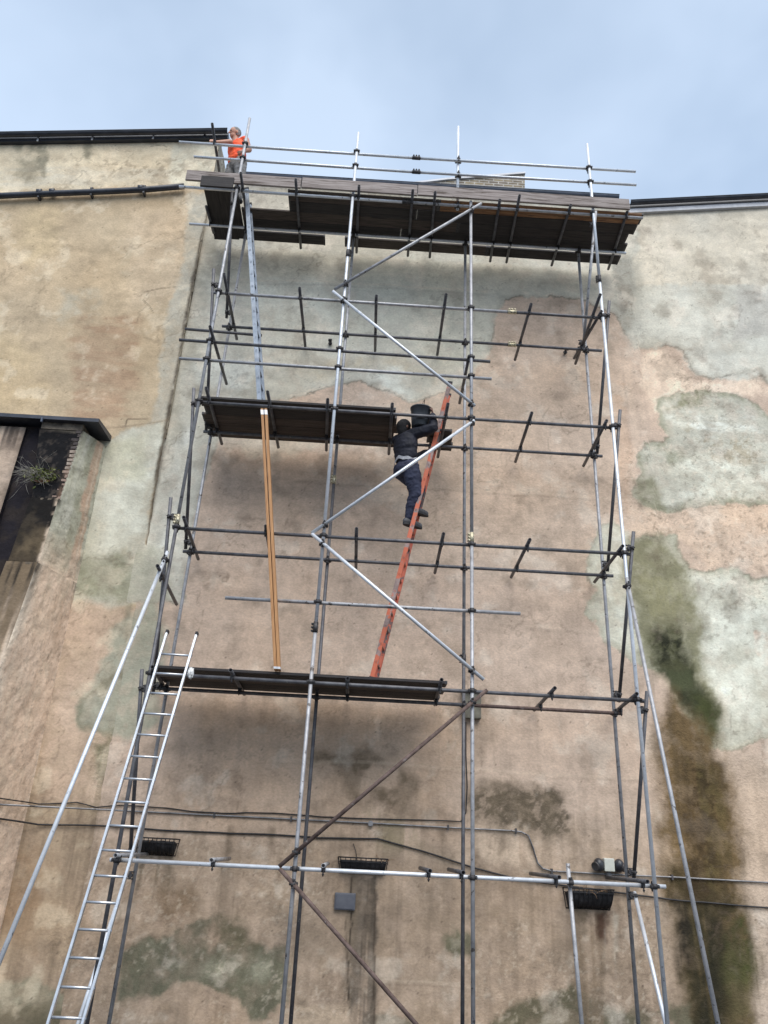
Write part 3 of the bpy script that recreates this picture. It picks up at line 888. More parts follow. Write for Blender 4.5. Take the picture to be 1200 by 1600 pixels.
# gutters and pipe
def gutter_mesh(p1, p2, r=.06, drop=.0):
    """half round gutter with a rolled front lip"""
    bm = bmesh.new()
    p1, p2 = Vector(p1), Vector(p2)
    prof = []
    for k in range(13):
        a = math.pi * k / 12
        prof.append((-r * math.cos(a), -r * math.sin(a)))
    prof += [(r * .9, 0.004)] + [(-(r - .006) * math.cos(math.pi - math.pi * k / 12) * -1 * -1, -(r - .006) * math.sin(math.pi * k / 12)) for k in range(0)]
    inner = [(-(r - .006) * math.cos(math.pi * (12 - k) / 12), -(r - .006) * math.sin(math.pi * (12 - k) / 12)) for k in range(13)]
    loop = prof[:13] + inner
    a = [bm.verts.new(p1 + Vector((0, u, v))) for u, v in loop]
    b = [bm.verts.new(p2 + Vector((0, u, v))) for u, v in loop]
    n = len(loop)
    for k in range(n):
        bm.faces.new((a[k], a[(k + 1) % n], b[(k + 1) % n], b[k]))
    bm.faces.new(a)
    bm.faces.new(b[::-1])
    add_tube(bm, p1 + Vector((0, -r, 0)), p2 + Vector((0, -r, 0)), .009, 8, False)
    return bm


def slope_box(bm, p1, p2, y0, y1, h0, h1):
    """bar from p1 to p2 (x,z), between depths y0..y1 and heights h0..h1 about the line"""
    a, b = Vector(p1), Vector(p2)
    poly = [(a.x, y0, a.z + h0), (b.x, y0, b.z + h0), (b.x, y0, b.z + h1), (a.x, y0, a.z + h1)]
    add_prism(bm, poly, (0, y1 - y0, 0))


# left wall: gutter, fascia and waste pipe
ga, gb = at(-60, 211, YL - .16), at(356, 204, YL - .16)
ga = ga + (ga - gb) * 1.2
link('gutter', mesh_of(gutter_mesh(ga, gb, .058)), M['black_pvc'], leftw)
bm = bmesh.new()
slope_box(bm, ga, gb, YL - .085, YL + .1, -.105, .03)
link('fascia', mesh_of(bm), M['black_pvc'], leftw)
for x_ in (60, 145, 240, 320):
    bm = bmesh.new()
    c = at(x_, 217 - x_ * .02, YL - .09)
    add_box(bm, c - Vector((.016, .012, .09)), c + Vector((.016, .0, .03)))
    link('gutter_bracket', mesh_of(bm), M['lead'] if x_ in (60, 145, 240) else M['black_pvc'], leftw)
bm = bmesh.new()
pp = [at(-120, 313, YL - .09), at(0, 306, YL - .09), at(90, 302, YL - .09), at(170, 299, YL - .09), at(230, 296, YL - .09), at(288, 291, YL - .09)]
pp = [pp[0] + (pp[0] - pp[1]) * 1.5] + pp
add_poly_tube(bm, pp, .055, 16)
pipe = link('waste_pipe', mesh_of(bm), M['black_pvc'], leftw)
for x_ in (62, 82, 220):
    bm = bmesh.new()
    c = at(x_, 303.5 - x_ * .04, YL - .09)
    d = (pp[2] - pp[1]).normalized()
    add_tube(bm, c - d * .045, c + d * .045, .066, 16, False)
    link('pipe_socket', mesh_of(bm), M['black_pvc'], pipe)
for x_ in (62, 144, 226):
    bm = bmesh.new()
    c = at(x_, 303.5 - x_ * .04, YL - .09)
    add_tube(bm, c - Vector((.018, 0, 0)), c + Vector((.018, 0, 0)), .061, 14, False)
    add_box(bm, c + Vector((-.016, -.02, -.12)), c + Vector((.016, .09, -.05)))
    link('pipe_bracket', mesh_of(bm), M['black_pvc'], pipe)

# main wall: gutter behind the toe board, lead strip and right gutter
g1, g2 = at(384, 272, YW - .10), at(966, 307, YW - .10)
bm = gutter_mesh(g1 - Vector((0, 0, .02)), g2 - Vector((0, 0, .02)), .07)
link('gutter', mesh_of(bm), M['gutter_blue'], wall)
bm = bmesh.new()
slope_box(bm, g1, g2, YW - .018, YW + .25, -.13, -.01)
link('fascia', mesh_of(bm), M['gutter_blue'], wall)
r1, r2 = at(984, 316, YW - .14), at(1205, 305, YW - .14)
r2 = r2 + (r2 - r1) * .9
link('gutter', mesh_of(gutter_mesh(r1, r2, .058)), M['black_pvc'], wall)
bm = bmesh.new()
slope_box(bm, r1, r2, YW - .055, YW + .2, -.10, .04)
link('fascia', mesh_of(bm), M['black_pvc'], wall)
bm = bmesh.new()
slope_box(bm, r1, r2, YW - .075, YW + .05, -.20, -.102)
link('lead_strip', mesh_of(bm), M['lead'], wall)

# brick gable behind the gutter
YB = 13.2
bm = bmesh.new()
add_prism(bm, [at(600, 330, YB), at(820, 330, YB), at(820, 272, YB), at(790, 274, YB), at(700, 281, YB), at(606, 292, YB)], (0, .35, 0))
gab = empty('brick_gable', at(710, 330, YB), 'small sloping yellow brick gable peeping over the roof edge', 'gable')
link('brickwork', mesh_of(bm), M['brick'], gab)
bm = bmesh.new()
for (a, b) in (((606, 291.5), (700, 280.5)), ((700, 280.5), (790, 273.5)), ((790, 273.5), (821, 271))):
    A_, B_ = at(*a, YB - .03), at(*b, YB - .03)
    slope_box(bm, A_, B_ - Vector((.002, 0, 0)), YB - .04, YB + .4, .0, .05)
link('coping', mesh_of(bm), M['lead'], gab)

# ------------------------------------------------------------------ stepped buttress at the left
BUT = empty('chimney_buttress', (-5.2, 10.7, 0), 'sooty stepped plaster buttress under a black flashing left of the scaffold', 'buttress')


def quad_grid(name, c00, c10, c11, c01, step, painter, base, relief=1.0):
    """bilinear patch c00-c10 (bottom) c01-c11 (top), painted in u,z metres"""
    c00, c10, c11, c01 = [np.array(c) for c in (c00, c10, c11, c01)]
    w = max(np.linalg.norm(c10 - c00), np.linalg.norm(c11 - c01))
    h = max(np.linalg.norm(c01 - c00), np.linalg.norm(c11 - c10))
    nx_, nz_ = max(2, int(w / step)), max(2, int(h / step))
    u, v = np.meshgrid(np.linspace(0, 1, nx_ + 1), np.linspace(0, 1, nz_ + 1))
    u, v = u.ravel()[:, None], v.ravel()[:, None]
    P = c00 * (1 - u) * (1 - v) + c10 * u * (1 - v) + c11 * u * v + c01 * (1 - u) * v
    # paint coordinates: u*w and z
    q = Paint(u[:, 0] * w, P[:, 2], 0, base, proj=lambda a, b: (a * w, b))
    painter(q, u[:, 0], v[:, 0])
    nrm = np.cross(c10 - c00, c01 - c00)
    nrm = nrm / np.linalg.norm(nrm)
    wv = .045 * (q.mod('mid', 6) - .5) + .02 * (q.mod('fine', 6) - .5) + q.h
    P = P + nrm[None, :] * (wv * (np.minimum(np.minimum(u[:, 0], 1 - u[:, 0]), np.minimum(v[:, 0], 1 - v[:, 0])) > 1e-6))[:, None] * relief
    q.h = np.zeros(len(P))
    me = grid_mesh(P[:, 0], P[:, 2], P[:, 1], nx_, nz_, q)
    return link(name, me, M['plaster'], BUT)


zt = at(172, 682, YL).z - .10              # underside of the flashing
zs1 = atz(92, 780, 6.81).z
# front right edge of the buttress comes forward in stages towards the foot
def EP(px, py, Y):
    return np.array(at(px, py, Y))


E_top, E_1 = EP(128, 672, 10.62), EP(93, 781, 10.50)
E_2, E_3 = EP(62, 882, 10.36), EP(20, 1000, 10.22)
z1, z2, z3 = E_1[2], E_2[2], E_3[2]
E_0 = E_3 + (E_3 - E_2) * (E_3[2] / (E_2[2] - E_3[2]))
L_top, L_1 = EP(62, 668, 10.62), EP(50, 779, 10.50)
L_2, L_3 = EP(14, 880, 10.36), EP(-40, 1000, 10.22)
L_0 = E_0 + (L_3 - E_3)
W_x = -4.24


def soot(q, u, v):
    q.c[:] = np.array(s2l((20, 20, 24)))
    q.lay((64, 58, 54), np.ones(len(u)), .6, mod='fine', lo=.5, hi=.62)
    q.lay((96, 76, 62), sstep(.80, .97, u) * sstep(.9, .3, v), .9, mod='mid', lo=.3, hi=.5)
    q.lay((120, 112, 100), sstep(.0, 1, u) * sstep(.93, .99, v), .8)
    q.mottles()
    q.rough[:] = .7


def stage2(q, u, v):
    q.c[:] = np.array(s2l((92, 79, 60)))
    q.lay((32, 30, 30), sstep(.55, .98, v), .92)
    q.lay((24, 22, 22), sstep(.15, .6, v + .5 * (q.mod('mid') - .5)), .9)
    q.lay((40, 35, 30), np.ones(len(u)), .8, mod='mid', lo=.38, hi=.6)
    q.lay((56, 48, 38), sstep(.2, .02, v), .7)
    q.lay((178, 160, 142), sstep(.86, .98, u), .8, mod='fine', lo=.4, hi=.55)
    q.mottles()
    q.rough[:] = .5


def stage3(q, u, v):
    q.c[:] = np.array(s2l((168, 148, 128)))
    q.lay((84, 72, 58), sstep(.6, .1, u + .4 * (q.mod('mid') - .5)), .6)
    q.lay((184, 168, 152), sstep(.86, .97, u + .1 * (q.mod('fine') - .5)), .8)
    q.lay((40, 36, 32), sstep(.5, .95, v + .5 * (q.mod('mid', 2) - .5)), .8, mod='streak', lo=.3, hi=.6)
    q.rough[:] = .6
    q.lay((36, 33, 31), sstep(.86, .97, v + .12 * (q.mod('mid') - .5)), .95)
    q.lay((112, 96, 76), np.ones(len(u)), .7, mod='streak', lo=.4, hi=.6)
    q.mottles()


def side(q, u, v):
    """right flank: u runs from the front edge to the wall"""
    q.c[:] = np.array(s2l((160, 161, 146)))
    e = fbm(q.Z * 2.2, q.Z * 0, 31, 5, .6) - .5
    w = q.X.max() / max(u.max(), 1e-6)
    d = (1 - u) * w + .10 * e + .05 * (q.mod('fine') - .5)      # metres out from the wall
    q.lay((126, 126, 106), sstep(.42, .34, d) * sstep(.20, .30, d), .6, mod='mid', lo=.3, hi=.55)
    q.lay((172, 145, 124), sstep(.28, .23, d) * sstep(.05, .09, d), .9 , mod='mid', lo=.1, hi=.4)
    q.lay((186, 170, 152), sstep(.17, .14, d) * sstep(.09, .12, d), .6)
    q.lay((182, 183, 174), sstep(.32, .5, d), .7, mod='streak', lo=.35, hi=.6)
    lowz = sstep(z2 + .8, z2 - .5, q.Z + .9 * e)
    q.lay((138, 136, 110), sstep(z2 + 1.1, z2 + .2, q.Z) * sstep(.18, .36, d), .6)
    q.lay((204, 180, 160), lowz, .95)  # lower flank painted lighter to make up for its weaker light
    q.lay((172, 150, 130), lowz, .5, mod='mid', lo=.4, hi=.65)
    q.lay((196, 184, 170), lowz * sstep(.25, .05, u), .7, mod='mid', lo=.35, hi=.55)
    q.lay((92, 80, 66), np.ones(len(u)), .3, mod='grit', lo=.62, hi=.72)
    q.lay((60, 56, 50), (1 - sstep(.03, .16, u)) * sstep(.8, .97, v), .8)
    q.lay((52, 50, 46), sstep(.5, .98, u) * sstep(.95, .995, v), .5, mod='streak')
    q.lay((205, 194, 180), (1 - sstep(.0, .09, u + .1 * (q.mod('fine') - .5))) * (1 - sstep(z2 - .2, z2 - .1, q.Z)), .5)
    q.mottles()
    q.rough[:] = .4


def P3(xy, z):
    return (xy[0], xy[1], z)


# front faces, each stage a step further out than the one above
quad_grid('front_face', L_1, E_1, E_top, L_top, .022, soot, (26, 25, 30))
s = np.array((.0, -.045, .0))
quad_grid('front_face', L_2 + s, E_2 + s, E_1 + s, L_1 + s, .022, stage2, (100, 86, 64))
s2_ = np.array((.0, -.09, .0))
quad_grid('front_face', np.array((L_0[0], L_0[1], -.1)) + s2_, np.array((E_0[0], E_0[1], -.1)) + s2_, E_2 + s2_, L_2 + s2_, .03, stage3, (150, 130, 110))
# sloped ledges that carry each step
ML = mat('grimy_plaster_ledge', s2l((80, 72, 62)), s2l((120, 108, 92)), 8, .95, 0, .6, 40)
for A_, B_, o0, o1 in ((L_1, E_1, 0, -.045), (L_2, E_2, -.045, -.09)):
    v = [A_ + (0, o0, .004), B_ + (0, o0, .004), B_ + (0, o1, 0), A_ + (0, o1, 0)]
    bm = bmesh.new()
    add_prism(bm, [Vector(x) for x in v], (0, 0, -.03))
    link('weathering_ledge', mesh_of(bm), ML, BUT)
# right flank from the front edge back to the wall
Wt, W1, W2, W0 = [np.array((W_x, YL + .006, z)) for z in (zt, z1, z2, -.1)]
Et = np.array((E_top[0], E_top[1], zt))
E0 = np.array((E_0[0], E_0[1], -.1))
quad_grid('side_face', E_1, W1, np.array((W_x, YL + .006, E_top[2])), E_top, .022, side, (160, 161, 146))
quad_grid('side_face', E_2 + s, W2, W1, E_1 + s, .022, side, (160, 161, 146))
quad_grid('side_face', E0 + s2_, W0, W2, E_2 + s2_, .026, side, (170, 150, 130))
# left return into the dark slot, and the paler pier beyond it
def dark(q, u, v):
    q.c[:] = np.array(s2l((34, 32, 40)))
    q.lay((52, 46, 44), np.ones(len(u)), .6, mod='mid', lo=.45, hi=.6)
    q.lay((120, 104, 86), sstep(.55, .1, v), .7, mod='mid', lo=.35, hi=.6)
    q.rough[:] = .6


SLY = 10.76
Sl_t, Sl_b = EP(38, 668, SLY), EP(-70, 1000, SLY)
Sr_t = np.array((L_top[0] + .01, SLY, L_top[2]))
Lb = np.array((L_0[0], L_0[1], -.1))
quad_grid('slot_side', np.array((L_1[0], SLY, z1)), L_1, L_top, np.array((L_top[0], SLY, L_top[2])), .03, dark, (20, 20, 26))
quad_grid('slot_side', np.array((L_2[0], SLY, z2)), L_2 + s, L_1 + s, np.array((L_1[0], SLY, z1)), .03, dark, (20, 20, 26))
quad_grid('slot_side', np.array((Lb[0], SLY, -.1)), Lb + s2_, L_2 + s2_, np.array((L_2[0], SLY, z2)), .04, dark, (20, 20, 26))
quad_grid('slot_back', np.array((-6.6, SLY, -.1)), np.array((-4.62, SLY, -.1)), np.array((-4.62, SLY, zt)), np.array((-6.6, SLY, zt)), .03, dark, (20, 20, 26))


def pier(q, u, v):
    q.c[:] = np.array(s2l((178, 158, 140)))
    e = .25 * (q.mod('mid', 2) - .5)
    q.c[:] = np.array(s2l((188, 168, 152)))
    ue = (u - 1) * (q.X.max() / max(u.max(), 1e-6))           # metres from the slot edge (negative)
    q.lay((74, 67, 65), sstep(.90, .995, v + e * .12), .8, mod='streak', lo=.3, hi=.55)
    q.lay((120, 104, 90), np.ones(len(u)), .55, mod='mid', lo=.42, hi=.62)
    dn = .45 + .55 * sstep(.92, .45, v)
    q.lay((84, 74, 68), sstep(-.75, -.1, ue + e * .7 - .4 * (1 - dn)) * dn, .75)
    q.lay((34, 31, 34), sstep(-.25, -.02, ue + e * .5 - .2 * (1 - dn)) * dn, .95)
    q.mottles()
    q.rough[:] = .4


PY = 10.70
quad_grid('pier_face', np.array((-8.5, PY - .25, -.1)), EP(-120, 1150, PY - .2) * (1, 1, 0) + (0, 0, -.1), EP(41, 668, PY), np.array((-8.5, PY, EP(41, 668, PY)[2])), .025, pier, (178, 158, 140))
pe0, pe1 = EP(-120, 1150, PY - .2) * (1, 1, 0) + (0, 0, -.1), EP(41, 668, PY)
quad_grid('slot_side', pe0, np.array((pe0[0], SLY, -.1)), np.array((pe1[0], SLY, pe1[2])), pe1, .04, dark, (20, 20, 26))
# black flashing: sloping cap with a drip edge, mitred round the corner
ca, cb, cc = at(-40, 650, 10.52), at(155, 654, 10.50), at(174, 686, YL)
zc_ = cb.z
bm = bmesh.new()
th = .06
cap = [(-8.6, 10.52, zc_ - .005), (cb.x, 10.50, zc_), (W_x + .05, YW, cc.z + .02), (-8.6, YW, cc.z + .02)]
lo_ = [bm.verts.new(Vector(c) - Vector((0, 0, th))) for c in cap]
hi_ = [bm.verts.new(Vector(c) + Vector((0, 0, (0, 0, .04, .04)[i]))) for i, c in enumerate(cap)]
bm.faces.new(lo_)
bm.faces.new(hi_)
for k in range(4):
    bm.faces.new((lo_[k], lo_[(k + 1) % 4], hi_[(k + 1) % 4], hi_[k]))
link('cap_flashing', mesh_of(bm), M['black_pvc'], BUT)
bm = bmesh.new()
j = at(66, 652, 10.49)
add_box(bm, j - Vector((.012, .004, .075)), j + Vector((.012, .03, .0)))
link('flashing_joint', mesh_of(bm), M['gutter_blue'], BUT)
# corbel course under the flashing and exposed edge bricks
bm = bmesh.new()
add_box(bm, (E_top[0] - .62, E_top[1] - .015, E_top[2] - .02), (E_top[0] + .01, E_top[1] + .3, zt + .10))
link('corbel_course', mesh_of(bm), mat('stained_corbel', s2l((60, 54, 50)), s2l((132, 122, 108)), 5, .95, 0, .5, 30), BUT)
brk = [mat('sooty_edge_brick', s2l((60, 54, 54)), s2l((100, 92, 88)), 9, .95, 0, .5, 50), mat('pale_edge_brick', s2l((142, 128, 116)), s2l((176, 160, 146)), 9, .95, 0, .5, 50), mat('pink_edge_brick', s2l((140, 118, 106)), s2l((166, 144, 130)), 9, .95, 0, .5, 50)]
nb = 17
for k in range(nb):
    t = (k + .5) / nb
    c = Vector(E_top + (E_1 - E_top) * t)
    bm = bmesh.new()
    w_ = random.uniform(.03, .08) if k % 2 else random.uniform(.06, .12)
    add_box(bm, c + Vector((-w_, -.007, -.025)), c + Vector((.006, .06, .025)))
    bevel(bm, .008, 2)
    for v in bm.verts:
        v.co += Vector((random.uniform(-.006, .006), random.uniform(-.005, .005), random.uniform(-.005, .005)))
    link('edge_brick', mesh_of(bm), brk[0 if k < 5 else 1 if k < 10 else 2], BUT)

# dead plant growing out of the buttress
pc = at(62, 748, 10.56)
plant = empty('wild_plant', pc, 'dry wild plant with pale twigs rooted in the sooty buttress', 'plant')
bm = bmesh.new()
bmesh.ops.create_uvsphere(bm, u_segments=16, v_segments=10, radius=1)
for v in bm.verts:
    v.co = Vector((v.co.x * .13, v.co.y * .08, v.co.z * .05)) + pc + Vector((.05, .0, -.05))
    v.co += Vector((0, 0, .02)) * mnoise.noise(v.co * 14)
link('root_clump', mesh_of(bm, True), M['soil'], plant)
bm = bmesh.new()
rp = random.Random(3)
for k in range(120):
    a = rp.uniform(-math.pi * 1.05, .12)
    up = rp.uniform(-.35, .9)
    ln = rp.uniform(.08, .34) * (1.0 if k % 6 else 1.5)
    d = Vector((math.cos(a) * .9 - .25, -abs(math.sin(a)) * .5, up * .8)).normalized()
    st_ = pc + Vector((rp.uniform(-.22, .1), -.03 - rp.uniform(0, .08), rp.uniform(-.06, .10)))
    pts = [st_]
    for q_ in range(4):
        d = (d + Vector((rp.uniform(-.7, .7), rp.uniform(-.4, .3), rp.uniform(-.8, .45)))).normalized()
        pts.append(pts[-1] + d * ln / 4)
    add_poly_tube(bm, pts, [.003, .0026, .002, .0016, .001], 4)
link('twigs', mesh_of(bm), M['twig_pale'], plant)
bm = bmesh.new()
for k in range(260):
    c = pc + Vector((rp.gauss(.04, .11), rp.gauss(-.07, .04), rp.gauss(.04, .06)))
    R = Matrix.Rotation(rp.uniform(0, 6.3), 3, Vector((rp.gauss(0, 1), rp.gauss(0, 1), rp.gauss(0, 1))).normalized())
    s_ = rp.uniform(.018, .04)
    vs = [bm.verts.new(c + R @ Vector(v) * s_) for v in ((-1, 0, 0), (0, -.45, .12), (1.1, 0, 0), (0, .45, .12))]
    bm.faces.new(vs)
link('leaves', mesh_of(bm), M['leaf'], plant)

# ------------------------------------------------------------------ scaffold
YF, YFL, YBK, YBL = 9.75, 9.802, 10.67, 10.618
ZF = [H + z for z in (-.17, 1.96, 3.945, 5.945, 7.95, 10.11)]
ZBK = [H + z for z in (-.2, 1.935, 3.915, 5.915, 7.93, 10.09)]


def fpost(i, z):
    z = z - H
    return (-2.563 + .0107 * (z - 4), -.573 + .0026 * (z - 4), 1.446 - .002 * (z - 4), 3.543 - .0045 * (z - 4))[i]


_b0, _b1 = at(384, 365, YBK), at(170, 1600, YBK)


def bpost(i, z):
    if i == 0:
        return _b1.x + (_b0.x - _b1.x) * (z - _b1.z) / (_b0.z - _b1.z)
    return (0, -.537, 1.469, 3.534 - .004 * (z - H - 4))[i]


SC = empty('scaffold', (0.5, 10.2, 0), 'tall galvanised tube scaffold of three bays standing against the rendered wall', 'scaffold')


def tube(name, p1, p2, m_='tube_dark', r=.02415):
    bm = bmesh.new()
    c = (Vector(p1) + Vector(p2)) / 2
    add_tube(bm, Vector(p1) - c, Vector(p2) - c, r)
    return link(name, mesh_of(bm), M[m_], SC, c)


def coupler_mesh(kind):
    bm = bmesh.new()
    Z_, X_ = Vector((0, 0, 1)), Vector((1, 0, 0))
    if kind == 'right':
        add_tube(bm, -Z_ * .028, Z_ * .028, .032, 12, False)
        o = Vector((0, .052, 0))
        add_tube(bm, o - X_ * .028, o + X_ * .028, .032, 12, False)
        add_box(bm, (-.03, .012, -.022), (.03, .042, .022))
        for sx in (-1, 1):
            add_tube(bm, (sx * .042, -.03, 0), (sx * .042, .05, 0), .0075, 6, False)
            add_tube(bm, (sx * .042, -.022, 0), (sx * .042, -.008, 0), .014, 6, False)
        for sz in (-1, 1):
            add_tube(bm, (0, .02, sz * .043), (0, .10, sz * .043), .0075, 6, False)
            add_tube(bm, (0, .078, sz * .043), (0, .09, sz * .043), .014, 6, False)
        add_box(bm, (-.052, -.012, -.02), (.052, .012, .02))
        add_box(bm, (-.02, .04, -.052), (.02, .064, .052))
    elif kind == 'sleeve':
        add_tube(bm, -Z_ * .07, Z_ * .07, .031, 14, False)
        for z in (-.045, .0, .045):
            add_box(bm, (-.055, -.014, z - .014), (.03, .014, z + .014))
            add_tube(bm, (-.045, -.03, z), (-.045, .04, z), .008, 6, False)
            add_tube(bm, (-.045, -.024, z), (-.045, -.01, z), .014, 6, False)
    elif kind == 'clip':                       # single putlog clip: transom on top of a ledger
        add_tube(bm, -X_ * .022, X_ * .022, .030, 10, False)
        add_box(bm, (-.024, -.028, .0), (.024, .028, .05))
        add_tube(bm, (0, -.035, -.07), (0, -.035, .03), .008, 6, False)
        add_tube(bm, (0, -.035, -.055), (0, -.035, -.04), .014, 6, False)
    bmesh.ops.recalc_face_normals(bm, faces=bm.faces[:])
    me = mesh_of(bm)
    return me


CM = {k: coupler_mesh(k) for k in ('right', 'sleeve', 'clip')}
CM['swivel'] = coupler_mesh('right')
for k, me in CM.items():
    me.materials.append(M['coupler'])


def coupler(name, kind, loc, rot=(0, 0, 0), parent=None, zinc=False, scale=1.0):
    o = bpy.data.objects.new(name, CM[kind])
    COL.objects.link(o)
    par = parent or SC
    o.parent = par
    off = Vector(par.location) + (Vector(SC.location) if par is not SC else Vector())
    o.location = Vector(loc) - off
    o.rotation_euler = rot
    o.scale = (scale,) * 3
    if zinc:
        o.material_slots[0].link = 'OBJECT'
        o.material_slots[0].material = M['coupler_zinc']
    return o


# standards
posts = []
for i, (zt_, m_) in enumerate(((11.77, 'tube_grey'), (11.6, 'tube_bright'), (10.17, 'tube_grey'), (11.72, 'tube_bright'))):
    zs = at(0, 0, 1).z
    split = {0: at(279, 812, YF).z, 1: at(493, 980, YF).z, 2: at(736.5, 840, YF).z, 3: at(936, 436, YF).z}[i]
    zt_ += H
    lower = tube('standard', (fpost(i, 0), YF, 0), (fpost(i, split), YF, split), {0: 'tube_dark', 1: 'tube_grey', 2: 'tube_grey', 3: 'tube_bright'}[i])
    upper = tube('standard', (fpost(i, split), YF, split), (fpost(i, zt_), YF, zt_), {0: 'tube_grey', 1: 'tube_bright', 2: 'tube_grey', 3: 'tube_bright'}[i])
    coupler('sleeve_coupler', 'sleeve', (fpost(i, split), YF, split), (0, 0, random.uniform(-.6, .6)), upper, zinc=(i in (0, 2)))
    bm = bmesh.new()
    add_box(bm, (fpost(i, 0) - .075, YF - .075, .0), (fpost(i, 0) + .075, YF + .075, .006))
    add_tube(bm, (fpost(i, 0), YF, .006), (fpost(i, 0), YF, .1), .018, 10, False)
    link('base_plate', mesh_of(bm), M['tube_dark'], lower)
coupler('sleeve_coupler', 'sleeve', (fpost(1, at(541, 396, YF).z), YF, at(541, 396, YF).z), (0, 0, 2.8))
for i in range(4):
    zb_ = ZBK[5] + (.05 if i else .0)
    split = (at(354, 0, YBK).z, at(523, 750, YBK).z, at(725, 1030, YBK).z, at(908, 0, YBK).z)[i]
    if i in (1, 2):
        tube('standard', (bpost(i, 0), YBK, 0), (bpost(i, split), YBK, split), ('', 'tube_dark', 'tube_dark', '')[i])
        u_ = tube('standard', (bpost(i, split), YBK, split), (bpost(i, zb_), YBK, zb_), 'tube_grey')
        coupler('sleeve_coupler', 'sleeve', (bpost(i, split), YBK, split), (0, 0, .5), u_, zinc=(i == 1))
    else:
        tube('standard', (bpost(i, 0), YBK, 0), (bpost(i, zb_), YBK, zb_), 'tube_grey')
# stub standards
x_, z_ = at(716, 198, 9.86).x, at(716, 198, 9.86).z
tube('standard', (x_, 9.86, at(717, 328, 9.86).z), (x_, 9.86, z_), 'tube_bright')
coupler('right_angle_coupler', 'right', (x_, 9.86, ZF[5] + .02), (0, 0, math.pi))
a_, b_ = at(887, 1349, 9.86), at(909, 1600, 9.86)
k_ = (a_.z) / (a_.z - b_.z)
tube('standard', a_ + (b_ - a_) * k_, a_, 'tube_grey')

# ledgers: (lift, x from px, x to px, front?, material)
def ledger(k, xp0, xp1, front, m_, dz=0):
    z = (ZF if front else ZBK)[k] + dz
    Y = YFL if front else YBL
    yy = 1350 - k * 210
    d0 = atz_x(xp0, z, Y)
    d1 = atz_x(xp1, z, Y)
    return tube('ledger', (d0, Y, z), (d1, Y, z + random.uniform(-.006, .006)), m_)


def atz_x(px, z, Y):
    """x of the point at height z and depth Y that shows at photo column px"""
    lo, hi = -12.0, 12.0
    for _ in range(40):
        mid = (lo + hi) / 2
        v = Vector((mid, Y, z - H))
        x = 600 + FPX * v.dot(cr) / v.dot(fw)
        if x < px: lo = mid
        else: hi = mid
    return (lo + hi) / 2


ledger(0, 172, 1040, True, 'tube_bright')
ledger(1, 232, 1010, True, 'tube_dark')
ledger(1, 240, 724, False, 'tube_dark')
ledger(1, 725, 972, False, 'tube_rust')
ledger(2, 270, 984, True, 'tube_dark')
ledger(2, 286, 958, False, 'tube_dark')
ledger(3, 308, 968, True, 'tube_dark')
ledger(3, 318, 941, False, 'tube_dark')
l5 = ledger(4, 330, 800, True, 'tube_grey')
coupler('sleeve_coupler', 'sleeve', (atz_x(800, ZF[4], YFL), YFL, ZF[4]), (0, math.pi / 2, 0), l5, zinc=True)
ledger(4, 801, 945, True, 'tube_dark')
l5b = ledger(4, 347, 800, False, 'tube_dark')
coupler('sleeve_coupler', 'sleeve', (atz_x(800, ZBK[4], YBL), YBL, ZBK[4]), (0, math.pi / 2, 0), l5b, zinc=True)
ledger(4, 801, 940, False, 'tube_dark')
l6 = ledger(5, 280, 635, True, 'tube_bright')
coupler('sleeve_coupler', 'sleeve', (atz_x(635, ZF[5], YFL), YFL, ZF[5]), (0, math.pi / 2, 0), l6)
ledger(5, 636, 1004, True, 'tube_grey')
ledger(5, 296, 978, False, 'tube_bright')


def rail(name, px0, py0, px1, py1, Y, m_):
    a, b = at(px0, py0, Y), at(px1, py1, Y)
    return tube(name, a, b, m_)


rail('guard_rail', 280, 560, 768, 592, YFL, 'tube_grey')
rail('guard_rail', 280, 531, 766, 565, YFL, 'tube_dark')
rail('guard_rail', 352, 934, 813, 959, YFL, 'tube_grey')
rail('ledger', 289, 514, 409, 524, YBL - .055, 'tube_dark')
gr = [rail('guard_rail', 280, 222, 650, 247, YFL, 'tube_bright'), rail('guard_rail', 651, 247, 993, 268, YFL, 'tube_bright'),  # brighter steel on the top rails imitates bloom from the sky
      rail('guard_rail', 303, 245, 650, 269, YFL, 'tube_bright'), rail('guard_rail', 651, 269, 994, 289, YFL, 'tube_bright')]
for q_, (x_, y_) in ((gr[1], (650.5, 247)), (gr[3], (650.5, 269))):
    coupler('sleeve_coupler', 'sleeve', at(x_, y_, YFL), (0, math.pi / 2, .0), q_)
zg = [at(560, 240, YFL).z, at(560, 262, YFL).z]
zm = [at(524, 576, YFL).z, at(524, 547, YFL).z]
zh = at(500, 942, YFL).z
# post couplers
for i in range(4):
    for k in range(6):
        if i == 2 and k == 5: continue
        coupler('right_angle_coupler', 'right', (fpost(i, ZF[k]), YF, ZF[k]), (0, 0, 0))
    for z in zg:
        if i != 2:
            coupler('right_angle_coupler', 'right', (fpost(i, z), YF, z))
    if i < 3:
        for z in zm:
            coupler('right_angle_coupler', 'right', (fpost(i, z), YF, z))
    if i in (1, 2):
        coupler('right_angle_coupler', 'right', (fpost(i, zh), YF, zh))
    for k in range(1, 6):
        coupler('right_angle_coupler', 'right', (bpost(i, ZBK[k]), YBK, ZBK[k]), (0, 0, math.pi))
for z in (at(716, 249, YFL).z, at(716, 272, YFL).z):
    coupler('right_angle_coupler', 'right', (at(716, 249, 9.86).x, 9.86, z), (0, 0, math.pi))
coupler('right_angle_coupler', 'right', (a_.x + .012, 9.86, ZF[0]), (0, 0, math.pi))

